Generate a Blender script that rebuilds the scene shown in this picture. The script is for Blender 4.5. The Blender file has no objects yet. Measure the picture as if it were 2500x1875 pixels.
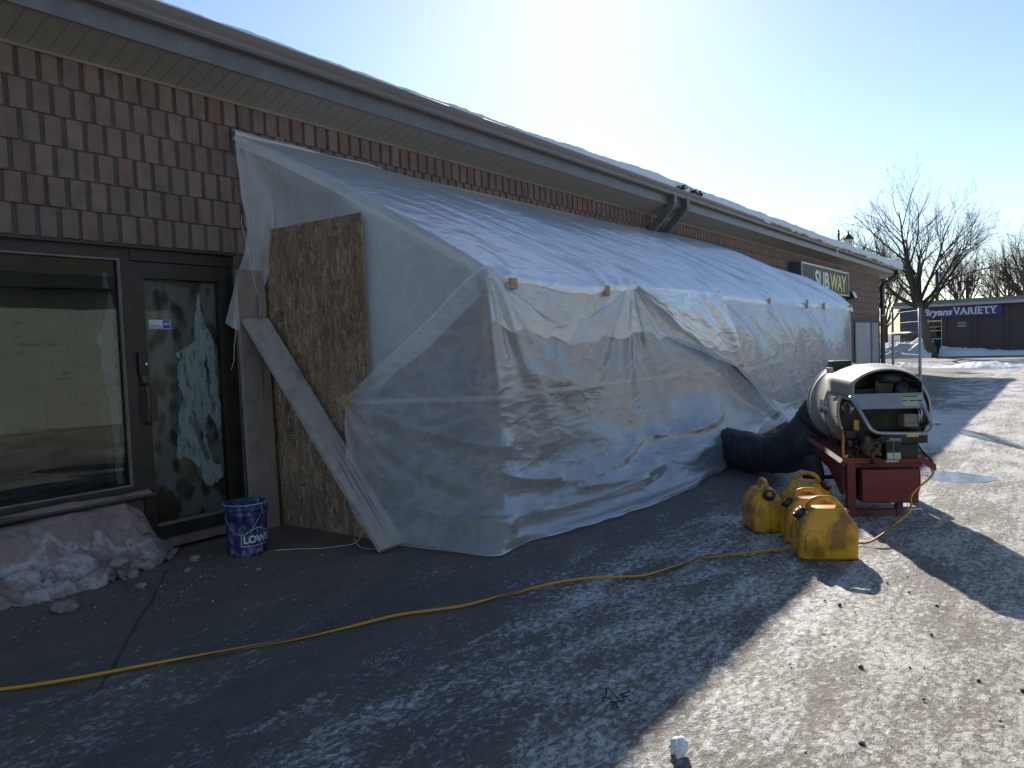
import bpy, bmesh, math, random
import numpy as np
from mathutils import Vector, Matrix, Euler
R_ = math.radians
random.seed(7); rng = np.random.default_rng(7)
scene = bpy.context.scene
COL = scene.collection

# ---------------------------------------------------------------- camera
cam_d = bpy.data.cameras.new('camera'); cam = bpy.data.objects.new('camera', cam_d); COL.objects.link(cam)
cam_d.sensor_width = 36.0; cam_d.lens = 36.0 * 1870.3 / 2500.0
cam_d.clip_start = 0.05; cam_d.clip_end = 2000
YAW, PITCH, ROLL = 0.6227, 0.0489, -0.0377
fw = Vector((-math.sin(YAW) * math.cos(PITCH), math.cos(YAW) * math.cos(PITCH), -math.sin(PITCH)))
r0 = Vector((math.cos(YAW), math.sin(YAW), 0)); u0 = r0.cross(fw)
rt = math.cos(ROLL) * r0 + math.sin(ROLL) * u0
up = -math.sin(ROLL) * r0 + math.cos(ROLL) * u0
cam.matrix_world = Matrix(((rt.x, up.x, -fw.x, 0), (rt.y, up.y, -fw.y, 0), (rt.z, up.z, -fw.z, 1.412), (0, 0, 0, 1)))
scene.camera = cam

# ---------------------------------------------------------------- sky, sun, exposure
SUN_EL, SUN_AZ = 27.4, 30.0          # azimuth: degrees to the left of +Y
world = bpy.data.worlds.new('World'); scene.world = world; world.use_nodes = True
wn = world.node_tree.nodes; wl = world.node_tree.links
bg = wn['Background']; sky = wn.new('ShaderNodeTexSky'); sky.sky_type = 'NISHITA'
sky.sun_disc = False; sky.sun_elevation = R_(SUN_EL); sky.sun_rotation = R_(-SUN_AZ)
sky.altitude = 200; sky.air_density = 1.0; sky.dust_density = 0.22; sky.ozone_density = 2.2
wl.new(sky.outputs[0], bg.inputs[0]); bg.inputs[1].default_value = 0.074
sun_d = bpy.data.lights.new('sun', 'SUN'); sun_d.energy = 3.3; sun_d.angle = R_(0.5); sun_d.color = (1.0, 0.93, 0.82)
sun = bpy.data.objects.new('sun', sun_d); COL.objects.link(sun)
sdir = Vector((-math.sin(R_(SUN_AZ)) * math.cos(R_(SUN_EL)), math.cos(R_(SUN_AZ)) * math.cos(R_(SUN_EL)), math.sin(R_(SUN_EL))))
sun.rotation_euler = sdir.to_track_quat('Z', 'Y').to_euler(); sun.location = (-20, 30, 25)
vs = scene.view_settings; vs.view_transform = 'Standard'; vs.look = 'None'; vs.gamma = 1.0; vs.use_curve_mapping = False
vs.exposure = 1.12
scene.cycles.max_bounces = 7; scene.cycles.diffuse_bounces = 3; scene.cycles.glossy_bounces = 3; scene.cycles.transmission_bounces = 4; scene.cycles.transparent_max_bounces = 10

# ---------------------------------------------------------------- helpers
def link(o, parent=None):
    COL.objects.link(o)
    if parent is not None:
        o.parent = parent
        if parent.get('_w') is not None:
            pass
    return o
ROOTM = {}
def thing(name, label, cat, loc=(0, 0, 0), rotz=0.0, group=None):
    o = bpy.data.objects.new(name, None); COL.objects.link(o); o.empty_display_size = 0.1
    o.location = loc; o.rotation_euler = (0, 0, rotz); o['label'] = label; o['category'] = cat
    if group: o['group'] = group
    ROOTM[o] = Matrix.Translation(loc) @ Matrix.Rotation(rotz, 4, 'Z')
    return o
def tag(o, label, cat, group=None, kind=None):
    o['label'] = label; o['category'] = cat
    if group: o['group'] = group
    if kind: o['kind'] = kind
    return o
def me_from(name, verts, faces, mat, smooth=False):
    me = bpy.data.meshes.new(name); me.from_pydata([tuple(v) for v in verts], [], [tuple(f) for f in faces])
    if mat is not None: me.materials.append(mat)
    if smooth: me.polygons.foreach_set('use_smooth', [True] * len(me.polygons))
    me.update(); return me
def ob(name, me, parent=None, world_coords=False, kind=None, label=None):
    o = bpy.data.objects.new(name, me); COL.objects.link(o)
    if parent is not None:
        o.parent = parent
        if world_coords and parent in ROOTM: o.matrix_parent_inverse = ROOTM[parent].inverted()
        if parent in ROOTM: pass
    if kind: o['kind'] = kind
    if label: o['label'] = label
    return o
class MB:
    """collects simple shapes into one mesh"""
    def __init__(s): s.v = []; s.f = []; s.sm = []
    def add(s, verts, faces, smooth=False):
        n = len(s.v); s.v += [tuple(v) for v in verts]; s.f += [tuple(i + n for i in f) for f in faces]; s.sm += [smooth] * len(faces); return s
    def box(s, x0, x1, y0, y1, z0, z1, M=None, bev=0.0):
        if bev <= 0:
            v = [(x0, y0, z0), (x1, y0, z0), (x1, y1, z0), (x0, y1, z0), (x0, y0, z1), (x1, y0, z1), (x1, y1, z1), (x0, y1, z1)]
            f = [(0, 3, 2, 1), (4, 5, 6, 7), (0, 1, 5, 4), (1, 2, 6, 5), (2, 3, 7, 6), (3, 0, 4, 7)]
        else:
            bm = bmesh.new(); bmesh.ops.create_cube(bm, size=1.0)
            for q in bm.verts: q.co = Vector(((x0 + x1) / 2 + q.co.x * (x1 - x0), (y0 + y1) / 2 + q.co.y * (y1 - y0), (z0 + z1) / 2 + q.co.z * (z1 - z0)))
            bmesh.ops.bevel(bm, geom=bm.edges[:], offset=bev, segments=2, profile=0.6, affect='EDGES')
            bm.verts.index_update(); v = [q.co.copy() for q in bm.verts]; f = [[q.index for q in p.verts] for p in bm.faces]; bm.free()
        if M is not None: v = [M @ Vector(q) for q in v]
        return s.add(v, f)
    def tube(s, pts, r, n=8, cap=True, closed=False, smooth=True, twist=0.0, rx=1.0):
        P = [Vector(p) for p in pts]; m = len(P); rr = r if hasattr(r, '__len__') else [r] * m
        T = []
        for i in range(m):
            a = P[i - 1] if (i > 0 or closed) else P[i]; b = P[(i + 1) % m] if (i < m - 1 or closed) else P[i]
            t = (b - a); T.append(t.normalized() if t.length > 1e-9 else Vector((0, 0, 1)))
        N = T[0].orthogonal().normalized() if abs(T[0].z) > .9 else T[0].cross(Vector((0, 0, 1))).normalized()
        V = []
        for i in range(m):
            N = (N - T[i] * N.dot(T[i])); N = N.normalized() if N.length > 1e-6 else T[i].orthogonal().normalized()
            B = T[i].cross(N)
            for k in range(n):
                a = 2 * math.pi * k / n + twist * i
                V.append(P[i] + (N * math.cos(a) * rx + B * math.sin(a)) * rr[i])
        F = []
        for i in range(m if closed else m - 1):
            j = (i + 1) % m
            for k in range(n): F.append((i * n + k, i * n + (k + 1) % n, j * n + (k + 1) % n, j * n + k))
        if cap and not closed:
            F.append(tuple(range(n - 1, -1, -1))); F.append(tuple((m - 1) * n + k for k in range(n)))
        return s.add(V, F, smooth)
    def lathe(s, prof, n=32, M=None, smooth=True, cap=True):
        V = []; F = []; m = len(prof)
        for (r, z) in prof:
            for k in range(n):
                a = 2 * math.pi * k / n; V.append(Vector((r * math.cos(a), r * math.sin(a), z)))
        for i in range(m - 1):
            for k in range(n): F.append((i * n + k, i * n + (k + 1) % n, (i + 1) * n + (k + 1) % n, (i + 1) * n + k))
        if cap:
            F.append(tuple(range(n - 1, -1, -1))); F.append(tuple((m - 1) * n + k for k in range(n)))
        if M is not None: V = [M @ q for q in V]
        return s.add(V, F, smooth)
    def prism(s, poly, d0, d1, axis='y'):
        """extrude a 2-D polygon; axis y: poly=(x,z); axis x: poly=(y,z); axis z: poly=(x,y)"""
        n = len(poly)
        def p(a, b, d): return (a, d, b) if axis == 'y' else ((d, a, b) if axis == 'x' else (a, b, d))
        V = [p(a, b, d0) for a, b in poly] + [p(a, b, d1) for a, b in poly]
        F = [tuple(range(n)), tuple(range(2 * n - 1, n - 1, -1))] + [(i, i + n, (i + 1) % n + n, (i + 1) % n) for i in range(n)]
        return s.add(V, F)
    def mesh(s, name, mat):
        me = bpy.data.meshes.new(name); me.from_pydata(s.v, [], s.f)
        if mat is not None: me.materials.append(mat)
        me.polygons.foreach_set('use_smooth', s.sm); me.update()
        bm = bmesh.new(); bm.from_mesh(me); bmesh.ops.recalc_face_normals(bm, faces=bm.faces[:]); bm.to_mesh(me); bm.free()
        return me
    def ob(s, name, mat, parent=None, wc=False, kind=None, label=None):
        return ob(name, s.mesh(name, mat), parent, wc, kind, label)

# numpy value noise (smooth), 2-D and 3-D
_perm = rng.random((64, 64, 64))
def vnoise(x, y, z=0.0):
    x = np.asarray(x, float); y = np.asarray(y, float); z = np.asarray(z, float) + 0 * x
    xi = np.floor(x).astype(int); yi = np.floor(y).astype(int); zi = np.floor(z).astype(int)
    fx = x - xi; fy = y - yi; fz = z - zi
    fx = fx * fx * (3 - 2 * fx); fy = fy * fy * (3 - 2 * fy); fz = fz * fz * (3 - 2 * fz)
    def h(a, b, c): return _perm[a & 63, b & 63, c & 63]
    r = 0
    for dx in (0, 1):
        for dy in (0, 1):
            for dz in (0, 1):
                r = r + h(xi + dx, yi + dy, zi + dz) * (fx if dx else 1 - fx) * (fy if dy else 1 - fy) * (fz if dz else 1 - fz)
    return r * 2 - 1
def fbm(x, y, z=0.0, o=4):
    r = 0; a = 1.0
    for i in range(o): r = r + a * vnoise(x * 2 ** i + 11.3 * i, y * 2 ** i + 5.7 * i, np.asarray(z) * 2 ** i); a *= 0.5
    return r
def ridged(x, y, z=0.0, o=3):
    r = 0; a = 1.0
    for i in range(o): r = r + a * (1 - 2 * np.abs(vnoise(x * 2 ** i + 3.1 * i, y * 2 ** i + 9.2 * i, np.asarray(z) * 2 ** i))); a *= 0.5
    return r
def sridge(x, y, z=0.0, o=2):
    r = 0; a = 1.0
    for i in range(o):
        q = vnoise(x * 2 ** i + 3.1 * i, y * 2 ** i + 9.2 * i, np.asarray(z) * 2 ** i); r = r + a * (1 - 2.2 * (np.sqrt(q * q + .03) - .1)); a *= 0.4
    return r
def grid_mesh(name, P, mat, smooth=True, flip=False):
    """P: array (n,m,3)"""
    n, m, _ = P.shape; V = P.reshape(-1, 3)
    i, j = np.meshgrid(np.arange(n - 1), np.arange(m - 1), indexing='ij')
    a = (i * m + j).ravel(); F = np.stack([a, a + m, a + m + 1, a + 1], -1)
    if flip: F = F[:, ::-1]
    me = bpy.data.meshes.new(name); me.vertices.add(len(V)); me.vertices.foreach_set('co', V.astype(np.float32).ravel())
    me.loops.add(F.size); me.loops.foreach_set('vertex_index', F.astype(np.int32).ravel())
    me.polygons.add(len(F)); me.polygons.foreach_set('loop_start', np.arange(0, F.size, 4, dtype=np.int32))
    me.polygons.foreach_set('loop_total', np.full(len(F), 4, dtype=np.int32))
    me.polygons.foreach_set('use_smooth', [smooth] * len(F))
    if mat is not None: me.materials.append(mat)
    me.update(calc_edges=True); me.validate(); return me
def cr(pts, t):
    """Catmull-Rom through pts (k,...) at parameters t in [0,1]"""
    pts = np.asarray(pts, float); k = len(pts); u = np.clip(np.asarray(t) * (k - 1), 0, k - 1 - 1e-9); i = u.astype(int); f = (u - i)
    f = f.reshape(f.shape + (1,) * (pts.ndim - 1))
    p0 = pts[np.clip(i - 1, 0, k - 1)]; p1 = pts[i]; p2 = pts[np.clip(i + 1, 0, k - 1)]; p3 = pts[np.clip(i + 2, 0, k - 1)]
    return 0.5 * ((2 * p1) + (-p0 + p2) * f + (2 * p0 - 5 * p1 + 4 * p2 - p3) * f ** 2 + (-p0 + 3 * p1 - 3 * p2 + p3) * f ** 3)
def normals(P):
    du = np.gradient(P, axis=0); dv = np.gradient(P, axis=1); n = np.cross(du, dv); return n / (np.linalg.norm(n, axis=-1, keepdims=True) + 1e-9)

# ---------------------------------------------------------------- materials
class NT:
    def __init__(s, name):
        s.m = bpy.data.materials.new(name); s.m.use_nodes = True; s.n = s.m.node_tree.nodes; s.l = s.m.node_tree.links
        s.n.clear(); s.out = s.n.new('ShaderNodeOutputMaterial'); s.tc = s.n.new('ShaderNodeTexCoord')
        s.geo = s.n.new('ShaderNodeNewGeometry')
    def k(s, t, **kw):
        n = s.n.new('ShaderNode' + t)
        for a, b in kw.items(): setattr(n, a, b)
        return n
    def set(s, sock, v):
        if hasattr(v, 'is_output') or isinstance(v, bpy.types.NodeSocket): s.l.new(v, sock)
        else: sock.default_value = v if not (isinstance(v, tuple) and len(v) == 3 and sock.type == 'RGBA') else (*v, 1)
    def map(s, sc=(1, 1, 1), src='Object', rot=(0, 0, 0), loc=(0, 0, 0)):
        m = s.k('Mapping'); s.l.new(s.geo.outputs['Position'] if src == 'World' else s.tc.outputs[src], m.inputs[0])
        m.inputs['Scale'].default_value = sc; m.inputs['Rotation'].default_value = rot; m.inputs['Location'].default_value = loc; return m.outputs[0]
    def noise(s, vec, scale=5.0, detail=6.0, rough=0.6, dist=0.0, out=0):
        n = s.k('TexNoise'); s.l.new(vec, n.inputs['Vector']); n.inputs['Scale'].default_value = scale; n.inputs['Detail'].default_value = detail
        n.inputs['Roughness'].default_value = rough; n.inputs['Distortion'].default_value = dist; return n.outputs[out]
    def vor(s, vec, scale=5.0, feature='F1', out='Distance', rnd=1.0):
        n = s.k('TexVoronoi'); n.feature = feature; s.l.new(vec, n.inputs['Vector']); n.inputs['Scale'].default_value = scale; n.inputs['Randomness'].default_value = rnd; return n.outputs[out]
    def ramp(s, fac, pts, interp='LINEAR'):
        r = s.k('ValToRGB'); s.l.new(fac, r.inputs[0]); r.color_ramp.interpolation = interp
        e = r.color_ramp.elements
        while len(e) > 1: e.remove(e[-1])
        for i, (p, c) in enumerate(pts):
            q = e[0] if i == 0 else e.new(p); q.position = p; q.color = (*c, 1) if hasattr(c, '__len__') else (c, c, c, 1)
        return r.outputs[0]
    def mix(s, fac, a, b, mode='MIX'):
        n = s.k('Mix'); n.data_type = 'RGBA'; n.blend_type = mode; s.set(n.inputs[0], fac); s.set(n.inputs[6], a); s.set(n.inputs[7], b); return n.outputs[2]
    def math(s, op, a, b=0.0, clamp=False):
        n = s.k('Math'); n.operation = op; n.use_clamp = clamp; s.set(n.inputs[0], a); s.set(n.inputs[1], b); return n.outputs[0]
    def bump(s, h, strength=0.3, dist=0.01, nrm=None):
        b = s.k('Bump'); s.l.new(h, b.inputs['Height']); b.inputs['Strength'].default_value = strength; b.inputs['Distance'].default_value = dist
        if nrm is not None: s.l.new(nrm, b.inputs['Normal'])
        return b.outputs[0]
    def sep(s, vec):
        n = s.k('SeparateXYZ'); s.l.new(vec, n.inputs[0]); return n.outputs
    def rand(s): return s.k('ObjectInfo').outputs['Random']
    def pbsdf(s, col, rough=0.6, metal=0.0, nrm=None, spec=None, coat=None):
        b = s.k('BsdfPrincipled'); s.set(b.inputs['Base Color'], col); s.set(b.inputs['Roughness'], rough); s.set(b.inputs['Metallic'], metal)
        if nrm is not None: s.l.new(nrm, b.inputs['Normal'])
        if spec is not None: s.set(b.inputs['Specular IOR Level'], spec)
        if coat: b.inputs['Coat Weight'].default_value = coat
        return b.outputs[0]
    def done(s, shader): s.l.new(shader, s.out.inputs[0]); return s.m
def worn(name, c1, c2, rough=0.6, metal=0.0, scale=6.0, bump=0.15, bs=60.0, bd=0.004, src='Object', lo=0.4, hi=0.65, stretch=(1, 1, 1), spec=None):
    t = NT(name); v = t.map(stretch, src); f = t.ramp(t.noise(v, scale, 8, 0.65), [(lo, 0.0), (hi, 1.0)])
    col = t.mix(f, c1, c2); h = t.noise(v, bs, 4, 0.6)
    return t.done(t.pbsdf(col, rough, metal, t.bump(h, bump, bd), spec))
# ================================================================= GROUND
def ground_material():
    t = NT('frosty_asphalt'); p = t.map((1, 1, 1), 'World')
    px, py, pz = t.sep(p)
    pst = t.map((1.0, 0.42, 1.0), 'World', rot=(0, 0, R_(-28)))        # patches drawn out along the wheel tracks
    n_big = t.noise(pst, 0.9, 3, 0.6); n_mid = t.noise(pst, 3.6, 5, 0.72, 0.4); n_fine = t.noise(t.map((1.0, 0.62, 1.0), 'World', rot=(0, 0, R_(-40))), 34.0, 5, 0.82, 0.5); n_gr = t.noise(p, 110.0, 2, 0.75)
    # how much frost each zone holds: little by the wall, much out in the lot
    zone = t.k('MapRange'); t.l.new(px, zone.inputs[0]); zone.inputs[1].default_value = -4.2; zone.inputs[2].default_value = -1.6; zone.inputs[3].default_value = -0.13; zone.inputs[4].default_value = 0.03
    s = t.math('ADD', t.math('MULTIPLY', n_big, 0.30), t.math('MULTIPLY', n_mid, 0.34))
    s = t.math('ADD', s, t.math('MULTIPLY', n_fine, 0.70)); s = t.math('ADD', s, zone.outputs[0])
    # trodden ice beside the far end of the plastic
    dx = t.math('SUBTRACT', px, -1.75); dy = t.math('MULTIPLY', t.math('SUBTRACT', py, 12.6), 0.33)
    rr = t.math('SQRT', t.math('ADD', t.math('MULTIPLY', dx, dx), t.math('MULTIPLY', dy, dy)))
    ice = t.math('MULTIPLY', t.math('SUBTRACT', 1.15, rr, True), 0.17)
    s = t.math('ADD', s, ice)
    def band(c, w):      # frost worn off by wheels
        q_ = t.math('ABSOLUTE', t.math('SUBTRACT', t.math('ADD', px, t.math('MULTIPLY', t.math('SUBTRACT', n_big, 0.5), 0.5)), c)); return t.math('MULTIPLY', t.math('SUBTRACT', 1.0, t.math('DIVIDE', q_, w), True), 0.10)
    s = t.math('SUBTRACT', s, t.math('MULTIPLY', band(-2.72, 0.5), 0.7))
    scr = t.noise(t.map((26.0, 1.6, 1.0), 'World', rot=(0, 0, R_(24))), 1.0, 3, 0.6)
    s = t.math('ADD', s, t.math('MULTIPLY', t.math('SUBTRACT', scr, 0.5), 0.14))
    frost = t.ramp(s, [(0.64, 0.0), (0.73, 0.75), (0.86, 1.0)])
    asph = t.mix(t.ramp(n_gr, [(0.35, 0.0), (0.7, 1.0)]), (0.055, 0.052, 0.05), (0.15, 0.138, 0.126))
    # sand and road dirt, plus a painted warm tone on the sunlit side
    brown = t.math('MULTIPLY', t.ramp(t.noise(pst, 1.7, 3, 0.65), [(0.42, 0.0), (0.62, 1.0)]), 0.6)
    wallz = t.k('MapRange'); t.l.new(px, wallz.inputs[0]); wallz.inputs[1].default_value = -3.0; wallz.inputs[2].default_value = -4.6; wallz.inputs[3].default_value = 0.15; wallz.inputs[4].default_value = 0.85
    sun_tintz = t.k('MapRange'); t.l.new(px, sun_tintz.inputs[0]); sun_tintz.inputs[1].default_value = -1.8; sun_tintz.inputs[2].default_value = -0.4; sun_tintz.inputs[3].default_value = 0.0; sun_tintz.inputs[4].default_value = 0.8  # warm sunlight put into the ground colour past the shadow edge
    dirt_sunf = t.math('ADD', t.math('MAXIMUM', wallz.outputs[0], sun_tintz.outputs[0]), brown, True)
    base = t.mix(dirt_sunf, asph, t.mix(n_mid, (0.105, 0.08, 0.06), (0.25, 0.197, 0.148)))
    snowc = t.mix(n_fine, (0.52, 0.53, 0.55), (0.86, 0.87, 0.88))
    snowc = t.mix(t.math('MULTIPLY', sun_tintz.outputs[0], 0.8), snowc, (0.56, 0.49, 0.39))  # frost painted beige where the sun falls
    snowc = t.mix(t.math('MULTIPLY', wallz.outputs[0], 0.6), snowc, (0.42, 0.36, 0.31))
    col = t.mix(frost, base, snowc)
    # crack across the old slab by the door
    dd = t.math('ABSOLUTE', t.math('ADD', t.math('ADD', t.math('MULTIPLY', px, 0.6227), t.math('MULTIPLY', py, 0.7824)), t.math('ADD', 0.883, t.math('MULTIPLY', t.math('SUBTRACT', n_mid, 0.5), 0.05))))
    inr = t.math('MULTIPLY', t.math('LESS_THAN', px, -3.35), t.math('GREATER_THAN', px, -4.9))
    crack = t.math('MULTIPLY', t.ramp(dd, [(0.0, 1.0), (0.004, 1.0), (0.012, 0.0)]), inr)
    col = t.mix(t.math('MULTIPLY', crack, 0.5), col, (0.02, 0.018, 0.016))
    h = t.math('ADD', t.math('MULTIPLY', frost, 0.55), t.math('ADD', t.math('MULTIPLY', n_gr, 0.5), t.math('MULTIPLY', n_fine, 0.9)))
    h = t.math('SUBTRACT', h, crack)
    rough = t.ramp(t.math('ADD', frost, t.math('MULTIPLY', t.math('SUBTRACT', n_big, 0.5), 1.0)), [(0.0, 0.62), (0.6, 0.42), (1.0, 0.5)])
    return t.done(t.pbsdf(col, rough, 0.0, t.bump(h, 0.85, 0.016), 0.4))
M_ground = ground_material()
def axis(segs):
    a = []
    for lo, hi, n in segs: a += list(np.linspace(lo, hi, n, endpoint=False))
    a.append(segs[-1][1]); return np.array(a)
gx = axis([(-300, -60, 8), (-60, -12, 14), (-12, -5.4, 14), (-5.4, 0.6, 240), (0.6, 8, 26), (8, 60, 14), (60, 300, 8)])
gy = axis([(-120, -20, 8), (-20, 0.6, 14), (0.6, 7.6, 270), (7.6, 14, 110), (14, 34, 60), (34, 70, 16), (70, 600, 16)])
GX, GY = np.meshgrid(gx, gy, indexing='ij')
fade = np.clip((16 - np.hypot(GX + 2.5, GY - 5)) / 6, 0, 1) * np.clip((GX + 5.5) / 0.3, 0, 1)
GZ = fade * (0.005 * fbm(GX * 1.6, GY * 1.6, 1.0, 3) + 0.0035 * fbm(GX * 11, GY * 11, 2.0, 3) + 0.003 * vnoise(GX * 26, GY * 26, 4.0))
# puddle hollow
pudd = np.clip(1 - (((GX + 0.80) / 0.34) ** 2 + ((GY - 8.42) / 0.34) ** 2), 0, 1)
GZ = GZ - 0.02 * np.sqrt(pudd)
g = ob('ground', grid_mesh('ground', np.stack([GX, GY, GZ], -1), M_ground)); g['kind'] = 'structure'

t = NT('puddle_ice'); M_pud = t.done(t.pbsdf((0.20, 0.22, 0.25), t.ramp(t.noise(t.map(), 7, 5), [(0.4, 0.03), (0.7, 0.16)]), 0, t.bump(t.noise(t.map(), 14, 4), 0.06, 0.004), 0.9))
n = 48; V = [(-0.80, 8.42, -0.006)] + [(-0.80 + 0.30 * (1 + .13 * math.sin(3 * a + 1) + .07 * math.sin(7 * a)) * math.cos(a), 8.42 + 0.30 * (1 + .13 * math.sin(3 * a + 1) + .07 * math.sin(5 * a)) * math.sin(a), -0.006) for a in [2 * math.pi * k / n for k in range(n)]]
pd = ob('puddle', me_from('puddle', V, [(0, 1 + k, 1 + (k + 1) % n) for k in range(n)], M_pud, True)); pd['kind'] = 'structure'

# far road with salt and wheel marks
t = NT('salted_road'); p = t.map((1, 1, 1), 'World'); pr = t.map((0.12, 1.6, 1), 'World')
M_road = t.done(t.pbsdf(t.mix(t.ramp(t.noise(pr, 1.6, 6), [(0.38, 0), (0.62, 1)]), (0.13, 0.125, 0.12), (0.36, 0.345, 0.33)), 0.7, 0, t.bump(t.noise(p, 12, 6), 0.4, 0.01)))
V = [(-300, 36.5, 0.006), (300, 35.5, 0.006), (300, 44.8, 0.006), (-300, 44.6, 0.006)]
r = ob('road', me_from('road', V, [(0, 1, 2, 3)], M_road)); r['kind'] = 'structure'

# ---- snow
def snow_mat(name, c1, c2, dirt=0.3, dc=(0.30, 0.23, 0.18)):
    t = NT(name); p = t.map((1, 1, 1), 'World'); n1 = t.noise(p, 7, 8, 0.7); n2 = t.noise(p, 45, 6, 0.7)
    c = t.mix(n2, c1, c2); c = t.mix(t.math('MULTIPLY', t.ramp(n1, [(0.45, 0), (0.66, 1)]), dirt), c, dc)
    b = t.k('BsdfPrincipled'); t.set(b.inputs['Base Color'], c); b.inputs['Roughness'].default_value = 0.6
    t.l.new(t.bump(t.math('ADD', n1, t.math('MULTIPLY', n2, 0.4)), 0.5, 0.02), b.inputs['Normal']); return t.done(b.outputs[0])
M_snow = snow_mat('white_snow', (0.74, 0.76, 0.79), (0.9, 0.91, 0.93), 0.12)
M_snowd = snow_mat('plough_snow', (0.6, 0.61, 0.63), (0.85, 0.86, 0.88), 0.45)
def bank(name, x0, x1, n, m, yc, wid, hfun, mat, label, seed, ang=0.0):
    u = np.linspace(0, 1, n); v = np.linspace(-1, 1, m); U, Vv = np.meshgrid(u, v, indexing='ij')
    X = x0 + (x1 - x0) * U; Y = yc(X) + wid * Vv
    prof = np.clip(1 - Vv ** 2, 0, 1) ** 0.75
    H = hfun(X) * prof * (1 + 0.35 * fbm(X * 0.9 + seed, Y * 1.2, seed, 4)) + prof * 0.05 * ridged(X * 3.0, Y * 3.0, seed, 3)
    Z = np.where(prof > 0.001, np.maximum(H, 0) - 0.02, -0.02)
    o = ob(name, grid_mesh(name, np.stack([X, Y, Z], -1), mat)); o['kind'] = 'structure'; o['label'] = label; return o
bank('snow_bank', -5.35, 14, 150, 26, lambda X: 47.75 + 0 * X, 0.95, lambda X: 0.30 + 0.13 * np.sin(X * 0.9 + 0.6) + 0.20 * np.exp(-((X + 3.9) / 1.0) ** 2), M_snow, 'drifted snow lying along the foot of the dark brick store', 3.0)
bank('snow_bank', -14.5, -5.5, 110, 30, lambda X: 46.4 + 0 * X, 1.25, lambda X: 0.66 + 0.25 * np.exp(-((X + 6.05) / 0.45) ** 2) - 0.5 * np.clip((-X - 8) / 5, 0, 1), M_snowd, 'ploughed snow heap round the foot of the bare tree', 8.0)
bank('snow_ridge', -6.5, 2.5, 150, 18, lambda X: 33.6 - 0.42 * (X + 4), 0.75, lambda X: 0.13 + 0.05 * np.sin(X * 2.1), M_snow, 'low lumpy ridge of ploughed snow across the lot entrance', 5.0)
bank('snow_bank', -60, -9, 80, 14, lambda X: 35.0 + 0 * X, 1.0, lambda X: 0.42 + 0 * X, M_snow, 'ploughed snow along the near road edge behind the building', 6.0)
bank('snow_bank', -90, 60, 90, 12, lambda X: 62.0 + 0 * X, 4.0, lambda X: 0.55 + 0 * X, M_snow, 'deep snow on the open ground past the far store', 9.0)

# ================================================================= BRICK BUILDING
WX = -5.36                      # outer face of the blocks
ZS, ZH = 3.436, 2.236           # soffit at the wall, head of the shopfront
YE = 30.64                      # far corner
B = thing('brick_building', 'long low building of ribbed reddish brown block with snowy eaves', 'building', (WX, 16.0, 0))
def brick_material():
    t = NT('split_face_block'); p = t.map((1, 1, 1), 'World'); rnd = t.rand()
    n1 = t.noise(p, 9, 3, 0.65); n2 = t.noise(p, 75, 4, 0.75); n3 = t.noise(p, 230, 2, 0.7)
    oi = t.k('ObjectInfo')
    c = t.ramp(rnd, [(0.0, (0.30, 0.205, 0.165)), (0.25, (0.40, 0.275, 0.225)), (0.5, (0.325, 0.24, 0.20)), (0.75, (0.42, 0.30, 0.245)), (1.0, (0.35, 0.22, 0.175))])
    # the merged bricks share one object, so add a per-cell tint in brick modules too
    cell = t.k('TexWhiteNoise'); cell.noise_dimensions = '2D'
    sx, sy, sz = t.sep(p); cmb = t.k('CombineXYZ'); t.l.new(t.math('FLOOR', t.math('MULTIPLY', sy, 7.5)), cmb.inputs[0]); t.l.new(t.math('FLOOR', t.math('MULTIPLY', sz, 5.0)), cmb.inputs[1]); t.l.new(cmb.outputs[0], cell.inputs[0])
    c = t.mix(t.math('MULTIPLY', cell.outputs[0], 0.25), c, (0.15, 0.095, 0.085))
    c = t.mix(t.math('MULTIPLY', t.ramp(n1, [(0.45, 0), (0.7, 1)]), 0.4), c, (0.12, 0.09, 0.085))
    c = t.mix(t.math('MULTIPLY', t.ramp(n2, [(0.52, 0), (0.72, 1)]), 0.4), c, (0.46, 0.36, 0.32))
    h = t.math('ADD', t.math('MULTIPLY', n2, 1.0), t.math('MULTIPLY', n3, 0.5))
    return t.done(t.pbsdf(c, 0.85, 0, t.bump(h, 1.0, 0.02), 0.2))
M_brick = brick_material()
M_mortar = worn('mortar', (0.085, 0.072, 0.066), (0.13, 0.112, 0.10), 0.9, 0, 10, 0.4, 90)
M_bronze = worn('bronze_frame', (0.018, 0.015, 0.011), (0.034, 0.028, 0.02), 0.42, 0.0, 9, 0.05, 40, spec=0.5)
M_dark = worn('dark_inside', (0.012, 0.012, 0.012), (0.02, 0.02, 0.02), 0.9)
# backing wall, split round the shopfront opening
OY0, OY1 = -0.6, 3.74
wl_ = MB(); bx = WX - 0.018
wl_.box(bx - 0.2, bx, -14, YE - 0.02, ZH, 3.60)
wl_.box(bx - 0.2, bx, OY1, YE - 0.02, -0.02, ZH - 0.0005)
wl_.box(bx - 0.2, bx, -14, OY0, -0.02, ZH - 0.0005)
wl_.box(bx - 0.2, bx, OY0, 2.885, -0.02, 0.43)
wall = wl_.ob('wall', M_mortar, B, True)
endw = MB(); endw.box(-16, bx - 0.2005, YE - 0.22, YE - 0.02, -0.02, 3.60); endw.box(-16, bx - 0.2005, -14, -13.8, -0.02, 3.6); endw.box(-16.2, -16.0005, -14, YE - 0.02, -0.02, 3.6); endw.ob('end_wall', M_mortar, B, True)
MB().box(-16, bx - 0.2, -14, YE, -0.03, 0.015).ob('floor', M_dark, B, True)
MB().box(-8.6, -8.5, -13.8, 3.6, 0.02, 3.6).ob('inner_wall', M_dark, B, True)
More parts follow.
